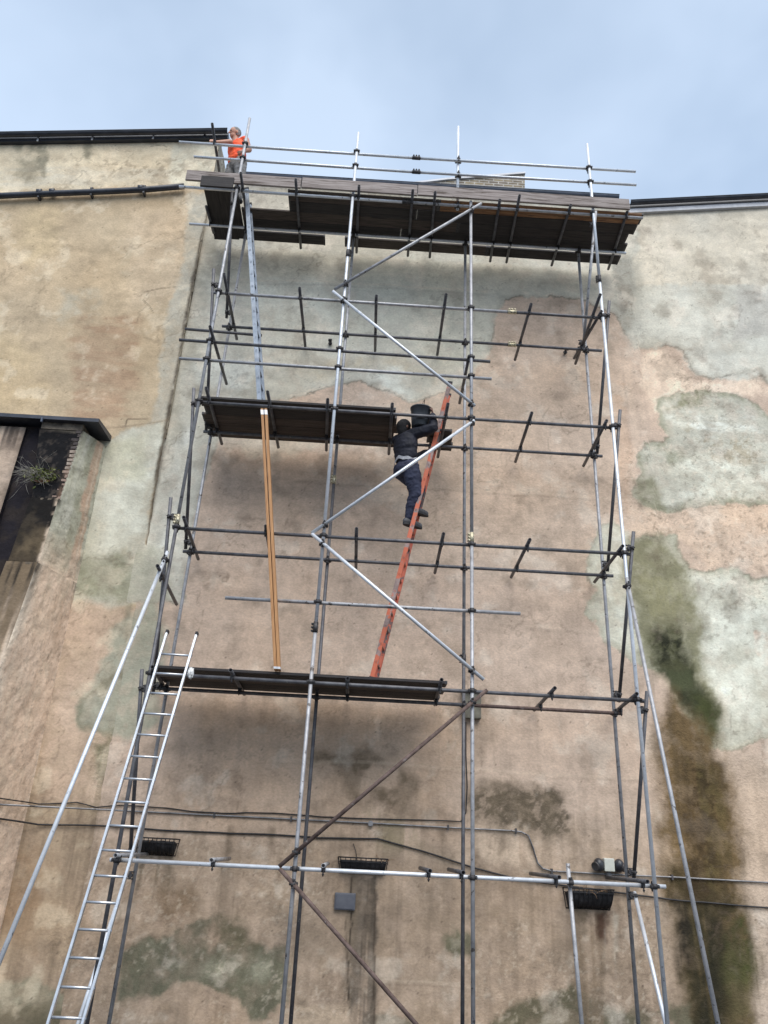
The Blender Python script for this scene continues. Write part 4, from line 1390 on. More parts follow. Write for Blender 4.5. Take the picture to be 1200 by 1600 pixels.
# transoms: (lift z, photo px of the front end, of the back end)
TR = [(5, 462, 280, 470, 388), (5, 561, 290, 557, 396), (5, 645, 297, 637, 402), (5, 680, 300, 671, 405), (5, 781, 312, 765, 412), (5, 812, 305, 790, 415), (5, 892, 320, 860, 420), (5, 980, 331, 948, 426), (5, 376, 270, 392, 385), (5, 322, 322, 334, 364),
      (4, 468, 450, 477, 541), (4, 588, 462, 586, 550), (4, 697, 460, 683, 556), (4, 830, 475, 803, 567), (4, 938, 460, 895, 577), (4, 350, 428, 370, 530), (4, 940, 486, 897, 560),
      (3, 418, 612, 435, 699), (3, 322, 606, 347, 695), (3, 512, 624, 510, 705), (3, 613, 631, 607, 714), (3, 700, 631, 683, 719), (3, 831, 645, 803, 727), (3, 948, 657, 908, 734),
      (2, 287, 808, 312, 878), (2, 415, 822, 426, 885), (2, 557, 826, 556, 891), (2, 693, 834, 678, 900), (2, 828, 843, 795, 908), (2, 973, 853, 923, 916),
      (1, 238, 1042, 268, 1086), (1, 360, 1047, 385, 1090), (1, 543, 1060, 543, 1100), (1, 690, 1062, 677, 1105), (1, 867, 1075, 825, 1117), (1, 995, 1084, 940, 1125)]
for k, x0, y0, x1, y1 in TR:
    z = ZF[k] + .049
    a, b = atz(x0, y0, z), atz(x1, y1, z)
    b.y = min(b.y, 11.13)
    a.y = max(a.y, 9.3)
    t = tube('transom', a, b, 'tube_dark')
    for Y in (YFL, YBL):
        if a.y < Y < b.y:
            f = (Y - a.y) / (b.y - a.y)
            coupler('putlog_clip', 'clip', a + (b - a) * f - Vector((0, 0, .045)), (0, 0, random.uniform(-.05, .05)), t)
# short cross tubes tied to guard rails and the end frame
for x0, y0, x1, y1, z in ((328, 510, 354, 600, zm[1] + .05), (733, 556, 718, 630, zm[1] + .02), (246, 884, 292, 968, at(246, 884, 9.45).z), (331.5, 193, 345, 285, zg[0] + .05)):
    a, b = atz(x0, y0, z), atz(x1, y1, z)
    b.y = min(b.y, 11.13)
    t = tube('transom', a, b, 'tube_dark')
    f = (YFL - a.y) / (b.y - a.y)
    coupler('putlog_clip', 'clip', a + (b - a) * f - Vector((0, 0, .045)), (0, 0, 0), t)
# first lift ties run level from the ledger to the wall
for x_ in (180, 330, 505, 672, 724, 874, 1012):
    z = ZF[0] + .049
    X_ = atz_x(x_, z, 9.62)
    t = tube('transom', (X_, 9.62, z), (X_ + random.uniform(-.01, .02), 11.12, z + .01), 'tube_dark' if x_ > 600 else 'tube_grey')
    coupler('putlog_clip', 'clip', (X_, YFL, z - .045), (0, 0, 0), t)

# braces on the face
YBR = 9.696


def swivel(p, ang=0.0):
    coupler('swivel_coupler', 'swivel', p, (0, ang, math.pi), scale=.95)


def brace(px0, py0, px1, py1, m_, Y=YBR, sw=True):
    a, b = at(px0, py0, Y), at(px1, py1, Y)
    if py1 >= 1595:
        b = a + (b - a) * ((a.z - .03) / (a.z - b.z))
    t = tube('brace', a, b, m_)
    return t, a, b


for args, ms in (((752, 318, 523, 452), 'tube_grey'), ((520, 455, 742, 634), 'tube_bright'), ((741, 657, 487, 833), 'tube_bright'), ((487, 834, 756, 1062), 'tube_bright'), ((761, 1078, 436, 1354), 'tube_rust'), ((437, 1357, 650, 1600), 'tube_rust')):
    t, a, b = brace(*args, ms)
    for i in (1, 2):
        for _ in range(1):
            # where the brace crosses the standard
            xa, xb = a.x - fpost(i, a.z), b.x - fpost(i, b.z)
            if xa * xb < 0 or min(abs(xa), abs(xb)) < .05:
                f = xa / (xa - xb) if xa != xb else 0
                f = min(max(f, .015), .985)
                c = a + (b - a) * f
                swivel((fpost(i, c.z), YF, c.z), math.atan2(b.z - a.z, b.x - a.x) * 0)
# ledger braces across the ends, and foot braces
for x0, y0, Y0, x1, y1, Y1, ms in ((931, 330, 9.72, 911, 545, 10.64, 'tube_grey'), (952, 470, 9.66, 933, 709, 10.62, 'tube_dark'), (969, 640, 9.66, 949, 893, 10.62, 'tube_dark'), (990, 830, 9.66, 967, 1097, 10.62, 'tube_dark'), (1011, 1080, 9.68, 990, 1376, 10.64, 'tube_dark'),
                                   (363, 300, 9.76, 354, 497, 10.6, 'tube_dark'), (334, 420, 9.66, 322, 674, 10.62, 'tube_dark'), (303, 606, 9.66, 290, 858, 10.62, 'tube_dark'), (267, 777, 9.66, 239, 1085, 10.62, 'tube_dark'), (222, 1046, 9.66, 203, 1342, 10.62, 'tube_dark'),
                                   (991, 1394, 10.64, 1040, 1600, 9.85, 'tube_bright'), (199, 1362, 10.62, 122, 1600, 9.8, 'tube_bright')):
    a, b = at(x0, y0, Y0), at(x1, y1, Y1)
    if y1 == 1600: b = a + (b - a) * ((a.z - .03) / (a.z - b.z))
    tube('brace', a, b, ms)
    sd = math.pi / 2 if x0 > 600 else -math.pi / 2
    for f in ((.10, .955) if y1 != 1600 else (.02,)):
        coupler('swivel_coupler', 'right', a + (b - a) * f, (0, 0, sd), scale=.9)
# rakers
for x0, y0, x1, y1, Y1, ms in ((262, 862, 0, 1500, 8.62, 'tube_bright'), (979, 903, 1122, 1600, 8.9, 'tube_grey')):
    a, b = at(x0, y0, 9.69), at(x1, y1, Y1)
    b = a + (b - a) * ((a.z - .03) / (a.z - b.z))
    tube('raker', a, b, ms)
    coupler('swivel_coupler', 'right', a + (b - a) * .02 + Vector((0, .05, 0)), (0, 0, math.pi))
rk = at(88, 1422, 8.75)

# wall ties and plugs
tie = None
for x_, y_ in ((883, 551), (516, 537), (903, 549)):
    bm = bmesh.new()
    c = at(x_, y_, YW - .03)
    add_tube(bm, c - Vector((0, .10, 0)), c + Vector((0, .03, 0)), .011, 8, False)
    add_tube(bm, c - Vector((0, .02, 0)), c + Vector((0, .0, 0)), .035, 12, False)
    add_tube(bm, c + Vector((-.03, -.10, 0)), c + Vector((.03, -.10, 0)), .026, 10, False)
    o = link('wall_anchor', mesh_of(bm), M['black_iron'])
    setp(o, {883: 'dark ring anchor in the wall, left of a pair beside the right scaffold post', 516: 'small dark ring anchor alone in the pale grey wall left of centre', 903: 'dark ring anchor in the wall, right of a pair beside the right scaffold post'}[x_], 'anchor')

# ------------------------------------------------------------------ boards
def board(x0, x1, y0, y1, z, m_, label, group, along='x', tilt=0.0):
    bm = bmesh.new()
    c = Vector(((x0 + x1) / 2, (y0 + y1) / 2, z))
    add_box(bm, Vector((x0, y0, z)) - c, Vector((x1, y1, z + .036)) - c)
    bmesh.ops.bevel(bm, geom=bm.edges[:], offset=.003, segments=1, affect='EDGES')
    if m_ == 'board_dark' and random.random() < .4: m_ = 'board_mid'
    o = link('scaffold_board', mesh_of(bm), M[m_], None, c)
    o.rotation_euler = (0, tilt, random.uniform(-.0015, .0015))
    setp(o, label, 'scaffold board', group)
    for s in (-1, 1):                          # end bands
        bm = bmesh.new()
        if along == 'x':
            xx = (x0 if s < 0 else x1 - .03)
            add_box(bm, Vector((xx - .0015 * (s < 0), y0 - .0015, z - .0015)) - c, Vector((xx + .03, y1 + .0015, z + .0375)) - c)
        else:
            yy = (y0 if s < 0 else y1 - .03)
            add_box(bm, Vector((x0 - .0015, yy, z - .0015)) - c, Vector((x1 + .0015, yy + .03, z + .0375)) - c)
        b = bpy.data.objects.new('end_band', mesh_of(bm))
        b.data.materials.append(M['coupler'])
        COL.objects.link(b)
        b.parent = o
    return o


ORD = ['outermost', 'second', 'third', 'fourth', 'fifth', 'sixth']
zb6 = ZF[5] + .049 + .026
rows6 = [9.80, 10.035, 10.268, 10.50, 10.80]
G6 = 'boards of the top platform'
xe = {0: 4.40, 1: 4.38, 2: 4.30, 3: 4.36, 4: 4.34}
for k, y0 in enumerate(rows6):
    segs = {0: [(-1.66, .9), (.905, xe[0])], 1: [(-1.66, .55), (.555, xe[1])], 2: [(-2.50, 1.30), (1.305, xe[2])], 3: [(-2.50, .30), (.305, xe[3])], 4: [(-2.50, -1.06), (-.70, 1.9), (1.905, xe[4])]}[k]
    for j_, (a, b) in enumerate(segs):
        nm = 'end' if len(segs) == 2 else ''
        pos = ('left' if j_ == 0 else 'right') if len(segs) == 2 else ('left', 'middle', 'right')[j_]
        tan = (k == 0 and j_ == 1)
        rowtxt = ('outermost row', 'second row from outside', 'third row from outside', 'second row from the wall', 'row next to the wall')[k]
        lab = f"dark timber board of the top platform, {pos} one in the {rowtxt}" if not tan else 'orange worn timber board at the outer right edge of the top platform'
        board(a, b, y0, y0 + .225, zb6, 'board_tan' if tan else 'board_dark', lab, G6)
# left bay laid front to back
for k, (x0, x1) in enumerate(((-3.09, -2.865), (-2.862, -2.637), (-2.634, -2.52))):
    board(x0, x1, 9.84, 11.06 - .03 * k, zb6, 'board_dark_y', 'short dark board laid front to back on the top platform, ' + ('leftmost of three', 'middle of three', 'narrow one by the hatch')[k], G6, along='y')
# upright boards along the edge
TOE = 'upright edge boards of the top platform'


def toe(x0, x1, y, z0, z1, m_, label, tilt=0):
    bm = bmesh.new()
    c = Vector(((x0 + x1) / 2, y, (z0 + z1) / 2))
    add_box(bm, Vector((x0, y - .019, z0)) - c, Vector((x1, y + .019, z1)) - c)
    bmesh.ops.bevel(bm, geom=bm.edges[:], offset=.004, segments=1, affect='EDGES')
    o = link('toe_board', mesh_of(bm), M[m_], None, c)
    o.rotation_euler = (0, tilt, 0)
    setp(o, label, 'toe board', TOE)


zt6 = zb6 + .0
toe(-3.36, -1.44, 9.70, zt6 - .03, zt6 + .19, 'board_grey', 'grey weathered toe board standing at the front left below the orange vest', .004)
toe(-1.425, .52, 9.70, zt6 - .02, zt6 + .205, 'board_grey', 'grey weathered toe board standing between the hatch and the middle of the top platform')
toe(.53, 4.13, 9.70, zt6 - .01, zt6 + .215, 'board_grey', 'long grey weathered toe board standing along the right half of the top platform')
toe(-3.07, -2.53, 9.60, zt6 - .24, zt6 - .015, 'board_dark', 'short dark board fixed upright below the left front corner of the top platform')

zb4 = ZF[3] + .049 + .026
G4 = 'boards of the middle platform'
for k in range(5):
    y0 = 9.80 + k * .232
    x1 = (.33, .36, .40, .34, .41)[k]
    x0 = (-2.56, -2.53, -2.60, -2.58, -2.55)[k]
    board(x0, x1, y0, y0 + .225, zb4, 'board_dark', f"dark board of the middle platform, {('outermost row', 'second row from outside', 'middle row', 'second row from the wall', 'row next to the wall')[k]}", G4)
for k in (2, 3, 4):
    y0 = 9.80 + k * .232 + (.06 if k == 2 else 0)
    board(.72 + .05 * k if k > 2 else .80, 1.17 + .03 * k, y0, y0 + .225, zb4 + .002, 'board_dark', f"short dark board right of the ladder on the middle platform, {('', '', 'outermost', 'middle one', 'one next to the wall')[k]}", G4)
zb2 = ZF[1] + .049 + .026
G2 = 'boards of the lower platform'
for k in range(5):
    y0 = 9.79 + k * .236
    x1 = (1.14, 1.10, 1.16, 1.12, 1.15)[k]
    board(-2.60 - .02 * (k % 2), x1, y0, y0 + .225, zb2, 'board_dark', f"dark board of the lower platform, {('outermost row', 'second row from outside', 'middle row', 'second row from the wall', 'row next to the wall')[k]}", G2)

# two fresh boards standing on edge between the platforms
for k, dx in enumerate((0, .052)):
    a, b = at(431 + k * 5.4, 1049, 9.72), at(410 + k * 5.8, 641, 9.70)
    zlo = zb2 + .037
    f = (zlo - a.z) / (b.z - a.z)
    a = a + (b - a) * f
    a.y, b.y = 9.66, 9.64
    d = (b - a)
    bm = bmesh.new()
    poly = [a + Vector((-.019, 0, 0)), a + Vector((.019, 0, 0)), b + Vector((.019, 0, 0)), b + Vector((-.019, 0, 0))]
    c = (a + b) / 2
    add_prism(bm, [v - c for v in poly], (0, .13, 0))
    bmesh.ops.bevel(bm, geom=bm.edges[:], offset=.003, segments=1, affect='EDGES')
    o = link('timber_board', mesh_of(bm), M['timber_new'], None, c)
    setp(o, ('left', 'right')[k] + ' one of two fresh yellow boards stood upright from the lower platform', 'board', 'fresh boards stood on end')
    for e, (u0, u1) in enumerate(((.002, .009), (.972, .992))):
        bm = bmesh.new()
        q0, q1 = a + d * u0, a + d * u1
        add_prism(bm, [q0 + Vector((-.0205, -.003, 0)) - c, q0 + Vector((.0205, -.003, 0)) - c, q1 + Vector((.0205, -.003, 0)) - c, q1 + Vector((-.0205, -.003, 0)) - c], (0, .136, 0))
        bb = bpy.data.objects.new('end_band', mesh_of(bm))
        bb.data.materials.append(M['band'])
        COL.objects.link(bb)
        bb.parent = o


# ------------------------------------------------------------------ ladders
def ladder(name, label, a0, a1, b0, b1, nr, ms, mr, w=.028, dpt=.065, group=None, ms2=None, caps=True, rung_r=.014, r0=.25):
    """two stiles a0-a1 and b0-b1 (bottom, top) and nr rungs"""
    a0, a1, b0, b1 = [Vector(v) for v in (a0, a1, b0, b1)]
    root = empty(name, (a0 + b0) / 2, label, 'ladder', group)
    across = ((b0 - a0).normalized() + (b1 - a1).normalized()).normalized()
    for (p0, p1, m_) in ((a0, a1, ms), (b0, b1, ms2 or ms)):
        d = (p1 - p0).normalized()
        n = across.cross(d).normalized()
        bm = bmesh.new()
        pr = [(across * sx * w / 2 + n * sy * dpt / 2) for sx, sy in ((-1, -1), (1, -1), (1, 1), (-1, 1))]
        add_prism(bm, [p0 + q_ for q_ in pr], p1 - p0)
        bmesh.ops.bevel(bm, geom=bm.edges[:], offset=.005, segments=2, affect='EDGES')
        o = link('stile', mesh_of(bm), M[m_], root)
        if caps:
            for q0, q1 in ((p0 - d * .004, p0 + d * .05), (p1 - d * .03, p1 + d * .006)):
                bm = bmesh.new()
                add_prism(bm, [q0 + q_ * 1.18 for q_ in pr], q1 - q0)
                link('end_cap', mesh_of(bm), M['rubber'], o)
    for k in range(nr):
        f = (r0 + k * .25) / (a1 - a0).length
        if f > .985: break
        p0, p1 = a0 + (a1 - a0) * f, b0 + (b1 - b0) * f
        bm = bmesh.new()
        e = (p1 - p0).normalized() * (w / 2 + .004)
        add_tube(bm, p0 - e, p1 + e, rung_r, 10, True, .003)
        link('rung', mesh_of(bm), M[mr], root)
    return root


# silver ladder up to the lower platform
def toground(a, b):
    return a + (b - a) * ((a.z - .0) / (a.z - b.z))


lt1, lb1 = at(262, 986, 9.52), at(75, 1600, 8.84)
lt2, lb2 = at(308, 989, 9.52), at(129, 1600, 8.84)
lb1, lb2 = toground(lt1, lb1), toground(lt2, lb2)
ladder('ladder', 'long bright aluminium ladder leaning on the lower left corner of the scaffold', lb1, lt1, lb2, lt2, 40, 'alu', 'alu', .026, .06, r0=.17)
# orange ladder between lower and middle platform, seen edge on
ob, ot = at(582, 1056, 10.02), at(703.5, 597, 10.02)
f = (zb2 + .037 - ob.z) / (ot.z - ob.z)
ob = ob + (ot - ob) * f
ladder('ladder', 'worn orange ladder seen edge on, climbed by the man with a bucket', ob, ot, ob + Vector((.052, .34, 0)), ot + Vector((.022, .34, 0)), 40, 'ladder_grey', 'ladder_grey', .03, .062, ms2='ladder_red', rung_r=.014)
# aluminium ladder up through the hatch, seen edge on
ab, at_ = at(405, 619, 10.0), at(385.5, 300, 10.0)
f = (zb4 + .037 - ab.z) / (at_.z - ab.z)
ab = ab + (at_ - ab) * f
at_ = at_ + (at_ - ab) * .02
ladder('ladder', 'dull aluminium ladder seen edge on, rising through the hatch of the top platform', ab, at_, ab + Vector((.035, .34, 0)), at_ + Vector((.012, .34, 0)), 40, 'alu_dull', 'alu_dull', .03, .07, rung_r=.016)
# white rag
bm = bmesh.new()
c = at(298, 1052, 9.42)
bmesh.ops.create_icosphere(bm, subdivisions=4, radius=.055)
for v in bm.verts:
    n_ = v.co.normalized()
    v.co = Vector((v.co.x * .65, v.co.y * .7, v.co.z * 1.15)) * (1 + .35 * mnoise.noise(n_ * 3) + .12 * mnoise.noise(n_ * 9)) + c
setp(link('rag', mesh_of(bm, True), M['rag']), 'small white rag tied round the aluminium ladder at the lower platform', 'rag')

# ------------------------------------------------------------------ cables, boxes, lamps on the wall
def cable(name, pts, r, m_, label, cat, Y=None, sag=0.0, wob=.0):
    Y = Y or (YW - r - .012)
    P = []
    for x, y in pts:
        q_ = at(x, y, Y)
        e_ = min(max((q_.x - XE + .9) / .9, 0), 1)
        if q_.x < W_x:
            ez = at(x, y, YL).z
            t_ = (E_2[2] - ez) / (E_2[2] + .1)
            E_ = E_2 + s2_ + (E_0 - E_2) * t_
            nx_, ny_ = (YL - E_[1]), -(W_x - E_[0])
            d_ = ray(x, y)
            k_ = (nx_ * W_x + ny_ * YL) / (nx_ * d_.x + ny_ * d_.y)
            q_ = Vector((0, 0, H)) + d_ * k_ * .997
            P.append(q_)
            continue
        P.append(at(x, y, Y - (YW - YL) * (1 - e_ * e_ * (3 - 2 * e_)) - (.004 if e_ < 1 else 0)))
    out = []
    for a, b in zip(P[:-1], P[1:]):
        n = max(1, int((b - a).length / .12))
        for k in range(n):
            f = k / n
            q_ = a + (b - a) * f
            q_.z += wob * (mnoise.noise(Vector((q_.x * 1.7, 3.1, r * 50))) + .5 * mnoise.noise(Vector((q_.x * 5, 1.1, r * 50))))
            out.append(q_)
    out.append(P[-1])
    bm = bmesh.new()
    add_poly_tube(bm, out, r, 8)
    return setp(link(name, mesh_of(bm), M[m_]), label, cat)


cond = cable('conduit', [(-200, 1246), (0, 1257), (200, 1267), (400, 1277), (579, 1286), (700, 1293), (800, 1298), (815, 1300), (826, 1306), (833, 1325), (840, 1348), (848, 1357), (862, 1361), (950, 1366), (1060, 1371), (1200, 1379), (1350, 1387), (1900, 1417)], .012, 'conduit', 'grey metal conduit along the wall that bends down towards the lamps', 'conduit')
for x_, y_ in ((335, 1273), (455, 1279.5), (700, 1292.5), (806, 1298), (862, 1361), (1050, 1370.5), (15, 1257)):
    bm = bmesh.new()
    c = at(x_, y_, YW - .02)
    add_box(bm, c - Vector((.012, .022, .035)), c + Vector((.012, .02, .03)))
    o = link('saddle', mesh_of(bm), M['conduit_dark'], cond)
for x_, y_ in ((579, 1287), (951, 1367)):
    bm = bmesh.new()
    c = at(x_, y_, YW - .025)
    add_tube(bm, c - Vector((0, .025, 0)), c + Vector((0, .03, 0)), .036, 18, False)
    add_tube(bm, c - Vector((0, .03, 0)), c - Vector((0, .02, 0)), .03, 18, False)
    link('junction_box', mesh_of(bm), M['conduit'], cond)
cable('cable', [(-200, 1238), (0, 1247), (60, 1256), (120, 1254), (150, 1262), (190, 1259), (260, 1262), (300, 1268), (350, 1270), (385, 1269), (470, 1274), (560, 1279), (600, 1281), (640, 1281), (720, 1284), (728, 1270), (730, 1230), (728, 1180), (728, 1128)], .008, 'cable', 'loose wavy black cable running along the wall and up to the grimy box', 'cable', wob=.012)
cable('cable', [(-200, 1266), (0, 1279), (60, 1288), (150, 1290), (270, 1298), (400, 1303), (500, 1309), (590, 1311), (660, 1330), (740, 1356), (810, 1374), (900, 1386), (1000, 1399), (1060, 1407), (1200, 1418), (1350, 1428), (1900, 1464)], .011, 'cable', 'lowest black cable, sloping down behind the first lift tube', 'cable', wob=.006)
cable('cable', [(552, 1318), (556, 1330), (558, 1345)], .004, 'cable', 'thin wire dropping to the middle wall basket', 'wire')
# grimy box behind the centre standards
bc = at(737, 1102, YW - .06)
bx = empty('junction_cabinet', bc, 'grimy beige box on the wall behind the centre scaffold posts', 'box')
bm = bmesh.new()
add_box(bm, bc + Vector((-.13, -.05, -.19)), bc + Vector((.13, .06, .19)))
bevel(bm, .012)
link('case', mesh_of(bm), M['olive_box'], bx)
bm = bmesh.new()
add_box(bm, bc + Vector((-.145, -.085, .17)), bc + Vector((.145, .06, .205)))
bevel(bm, .008)
link('hood', mesh_of(bm), M['olive_box'], bx)
# slate plate
bc = at(539, 1408.5, YW - .03)
bx = empty('access_panel', bc, 'small slate grey box on the wall below the middle basket', 'box')
bm = bmesh.new()
add_box(bm, bc + Vector((-.135, -.02, -.10)), bc + Vector((.135, .03, .10)))
bevel(bm, .012)
link('case', mesh_of(bm), M['slate_box'], bx)
bm = bmesh.new()
add_box(bm, bc + Vector((-.118, -.028, -.085)), bc + Vector((.118, -.018, .085)))
bevel(bm, .004)
link('lid', mesh_of(bm), M['slate_box'], bx)
# twin emergency lamp
lc = at(950.5, 1352, YW - .05)
lp = empty('emergency_light', lc, 'twin emergency lamp with a pale square box between two dark round heads', 'lamp')
bm = bmesh.new()
add_box(bm, lc + Vector((-.068, -.06, -.075)), lc + Vector((.068, .05, .085)))
bevel(bm, .01)
link('battery_box', mesh_of(bm), M['white_plastic'], lp)
for s_, dz in ((-1, .0), (1, .0)):
    c = lc + Vector((s_ * .135, -.02, dz))
    bm = bmesh.new()
    bmesh.ops.create_uvsphere(bm, u_segments=20, v_segments=12, radius=.085)
    for v in bm.verts:
        v.co.y *= .9
        v.co.x *= .82
        v.co += c
    hd = link('lamp_head', mesh_of(bm, True), M['dark_glass'], lp)
    bm = bmesh.new()
    d = Vector((s_ * .75, -.6, -.25)).normalized()
    add_tube(bm, c + d * .058, c + d * .088, .055, 18, True, .008)
    link('lamp_rim', mesh_of(bm), M['conduit_dark'], hd)


# wall baskets
def basket(c, w, h, d, label, twigs, tilt=0.0, seed=1):
    rb = random.Random(seed)
    root = empty('wall_basket', c, label, 'wall basket', 'black wall baskets along the base of the wall')
    bm = bmesh.new()
    rim = [(-w / 2, 0, h / 2), (-w / 2 + .02, -d, h / 2), (w / 2 - .02, -d, h / 2), (w / 2, 0, h / 2)]
    add_poly_tube(bm, [Vector(v) + c for v in rim], .009, 6)
    add_poly_tube(bm, [Vector(v) * 1 + c + Vector((0, 0, -.05)) for v in [(-w / 2 + .005, 0, h / 2), (-w / 2 + .03, -d * .97, h / 2), (w / 2 - .03, -d * .97, h / 2), (w / 2 - .005, 0, h / 2)]], .006, 6)
    nbars = 10
    for k in range(nbars):
        x = -w / 2 + .03 + (w - .06) * k / (nbars - 1)
        pts = []
        for q_ in range(7):
            a = math.pi / 2 * q_ / 6
            pts.append(c + Vector((x * (1 - .10 * math.sin(a)), -d * math.cos(a), h / 2 - h * math.sin(a) ** 1.0)))
        add_poly_tube(bm, pts, .006, 5)
    add_poly_tube(bm, [c + Vector((-w / 2, .0, h / 2)), c + Vector((-w / 2 + .03, 0, -h / 2)), c + Vector((w / 2 - .03, 0, -h / 2)), c + Vector((w / 2, 0, h / 2))], .008, 6)
    link('frame', mesh_of(bm), M['black_iron'], root)
    bm = bmesh.new()
    nu, nv_ = 24, 9
    rows = []
    for q_ in range(nv_):
        a = math.pi / 2 * q_ / (nv_ - 1)
        row = []
        for k in range(nu + 1):
            x = (-w / 2 + .025 + (w - .05) * k / nu) * (1 - .10 * math.sin(a))
            v = Vector((x, -(d - .02) * math.cos(a), h / 2 - .030 - (h - .04) * math.sin(a)))
            v += Vector((0, 1, .6)) * .016 * mnoise.noise(Vector((x * 14, a * 4, seed)))
            row.append(bm.verts.new(v + c))
        rows.append(row)
    for r_, s_ in zip(rows[:-1], rows[1:]):
        for k in range(nu):
            bm.faces.new((r_[k], r_[k + 1], s_[k + 1], s_[k]))
    bk = [bm.verts.new(c + Vector((x, .0, h / 2 - .055))) for x in (-w / 2 + .025, w / 2 - .025)]
    bm.faces.new(rows[0] + [bk[1], bk[0]])
    bm.faces.new([rows[0][0]] + [bk[0]] + [r_[0] for r_ in rows[::-1]][:-1])
    bm.faces.new([rows[0][-1]] + [bk[1]] + [r_[-1] for r_ in rows[::-1]][:-1])
    link('liner', mesh_of(bm, True), M['liner'], root)
    if twigs:
        bm = bmesh.new()
        for k in range(twigs):
            st_ = c + Vector((rb.uniform(-w * .3, w * .42), -d * rb.uniform(.3, .9), h / 2 - .07))
            d_ = Vector((rb.uniform(-.7, .7), rb.uniform(-.5, .3), 1)).normalized()
            pts = [st_]
            ln = rb.uniform(.08, .2)
            for q_ in range(4):
                d_ = (d_ + Vector((rb.uniform(-.5, .5), rb.uniform(-.4, .3), rb.uniform(-.7, .3)))).normalized()
                pts.append(pts[-1] + d_ * ln / 4)
            add_poly_tube(bm, pts, [.005, .004, .004, .003, .002], 4)
        link('dead_plant', mesh_of(bm), M['twig'], root)
    return root


basket(at(567, 1353, YW), .66, .19, .19, 'black wall basket with bare bars in the middle, above the slate box', 6, seed=2)
basket(at(918, 1404, YW), .64, .24, .20, 'black wall basket with reddish dead stems near the right posts', 26, seed=5)
basket(at(246, 1323, YW), .56, .20, .22, 'black wall basket at the left behind the aluminium ladder', 3, seed=9)


# ------------------------------------------------------------------ people
def capsule(bm, pts, radii):
    for i in range(len(pts)):
        p0 = Vector(pts[i])
        bmesh.ops.create_icosphere(bm, subdivisions=2, radius=radii[i], matrix=Matrix.Translation(p0))
        if i + 1 < len(pts):
            p1 = Vector(pts[i + 1])
            d = p1 - p0
            if d.length < 1e-5: continue
            q_ = d.to_track_quat('Z', 'Y').to_matrix().to_4x4()
            bmesh.ops.create_cone(bm, cap_ends=True, segments=18, radius1=radii[i], radius2=radii[i + 1], depth=d.length, matrix=Matrix.Translation((p0 + p1) / 2) @ q_)


def ellipsoid(bm, c, rx, ry, rz, R=None):
    mt = Matrix.Translation(Vector(c)) @ (R.to_4x4() if R else Matrix.Identity(4)) @ Matrix.Diagonal((rx, ry, rz, 1))
    bmesh.ops.create_icosphere(bm, subdivisions=3, radius=1, matrix=mt)


def fuse(bm, voxel=.009, smooth=4, wrinkle=0.0, wscale=18, seed=0):
    """union of overlapping volumes as one continuous skin"""
    me = mesh_of(bm)
    o = bpy.data.objects.new('fuse', me)
    COL.objects.link(o)
    md = o.modifiers.new('r', 'REMESH')
    md.mode = 'VOXEL'
    md.voxel_size = voxel
    sm = o.modifiers.new('s', 'SMOOTH')
    sm.iterations = smooth
    sm.factor = .5
    dg = bpy.context.evaluated_depsgraph_get()
    dg.update()
    out = bpy.data.meshes.new_from_object(o.evaluated_get(dg))
    bpy.data.objects.remove(o)
    if wrinkle:
        nv = len(out.vertices)
        for v in out.vertices:
            c = v.co * wscale + Vector((seed, 0, 0))
            v.co += v.normal * wrinkle * (mnoise.noise(Vector((c.x * .8, c.y * .8, c.z * 1.9))) + .5 * mnoise.noise(c * 2.3))
    out.polygons.foreach_set('use_smooth', [True] * len(out.polygons))
    return out


def facing(f):
    f = Vector((f[0], f[1], 0)).normalized()
    return f, Vector((f.y, -f.x, 0))          # forward, right


def head_shapes(bm, c, f, r, tilt=Vector((0, 0, 1)), s=1.0):
    """skull, jaw, nose, ears, brow with a face towards f; c is the head centre"""
    c = Vector(c)
    R = Matrix((r, f, tilt)).transposed()
    ellipsoid(bm, c + tilt * .02 * s, .074 * s, .094 * s, .105 * s, R)
    ellipsoid(bm, c + f * .025 * s - tilt * .055 * s, .056 * s, .066 * s, .068 * s, R)
    capsule(bm, [c + f * .092 * s + tilt * .012 * s, c + f * .112 * s - tilt * .022 * s], [.011 * s, .016 * s])
    ellipsoid(bm, c + f * .088 * s - tilt * .058 * s, .026 * s, .012 * s, .008 * s, R)
    ellipsoid(bm, c + f * .085 * s + tilt * .03 * s, .045 * s, .014 * s, .010 * s, R)
    for sg in (-1, 1):
        ellipsoid(bm, c + r * sg * .076 * s - f * .005 * s - tilt * .005 * s, .012 * s, .024 * s, .034 * s, R)


def hand_shapes(bm, w, d, side, curl, s=1.0, spread=.6):
    """palm and five fingers: w wrist, d palm direction, side = thumb side, curl = direction fingers bend to"""
    d, side, curl = Vector(d).normalized(), Vector(side).normalized(), Vector(curl).normalized()
    w = Vector(w)
    for k in (-1.1, -.35, .35, 1.1):
        capsule(bm, [w + side * k * .012 * s, w + d * .085 * s + side * k * .021 * s], [.016 * s, .014 * s])
    for k, ln in ((1.15, .9), (.38, 1.0), (-.38, .95), (-1.15, .75)):
        b = w + d * .085 * s + side * k * .020 * s
        p1 = b + (d * .8 + curl * .45 + side * k * .08 * spread) * .040 * ln * s
        p2 = p1 + (d * .25 + curl * .95) * .026 * ln * s
        p3 = p2 + (curl * .9 - d * .45) * .020 * ln * s
        capsule(bm, [b, p1, p2, p3], [.0105 * s, .0095 * s, .0088 * s, .0078 * s])
    b = w + d * .025 * s + side * .024 * s
    p1 = b + (side * .8 + d * .6 + curl * .2) * .038 * s
    p2 = p1 + (d * .75 + side * .2 + curl * .6) * .030 * s
    capsule(bm, [b, p1, p2], [.014 * s, .0115 * s, .0095 * s])


def V(x, y, z):
    return Vector((x, y, z + H))


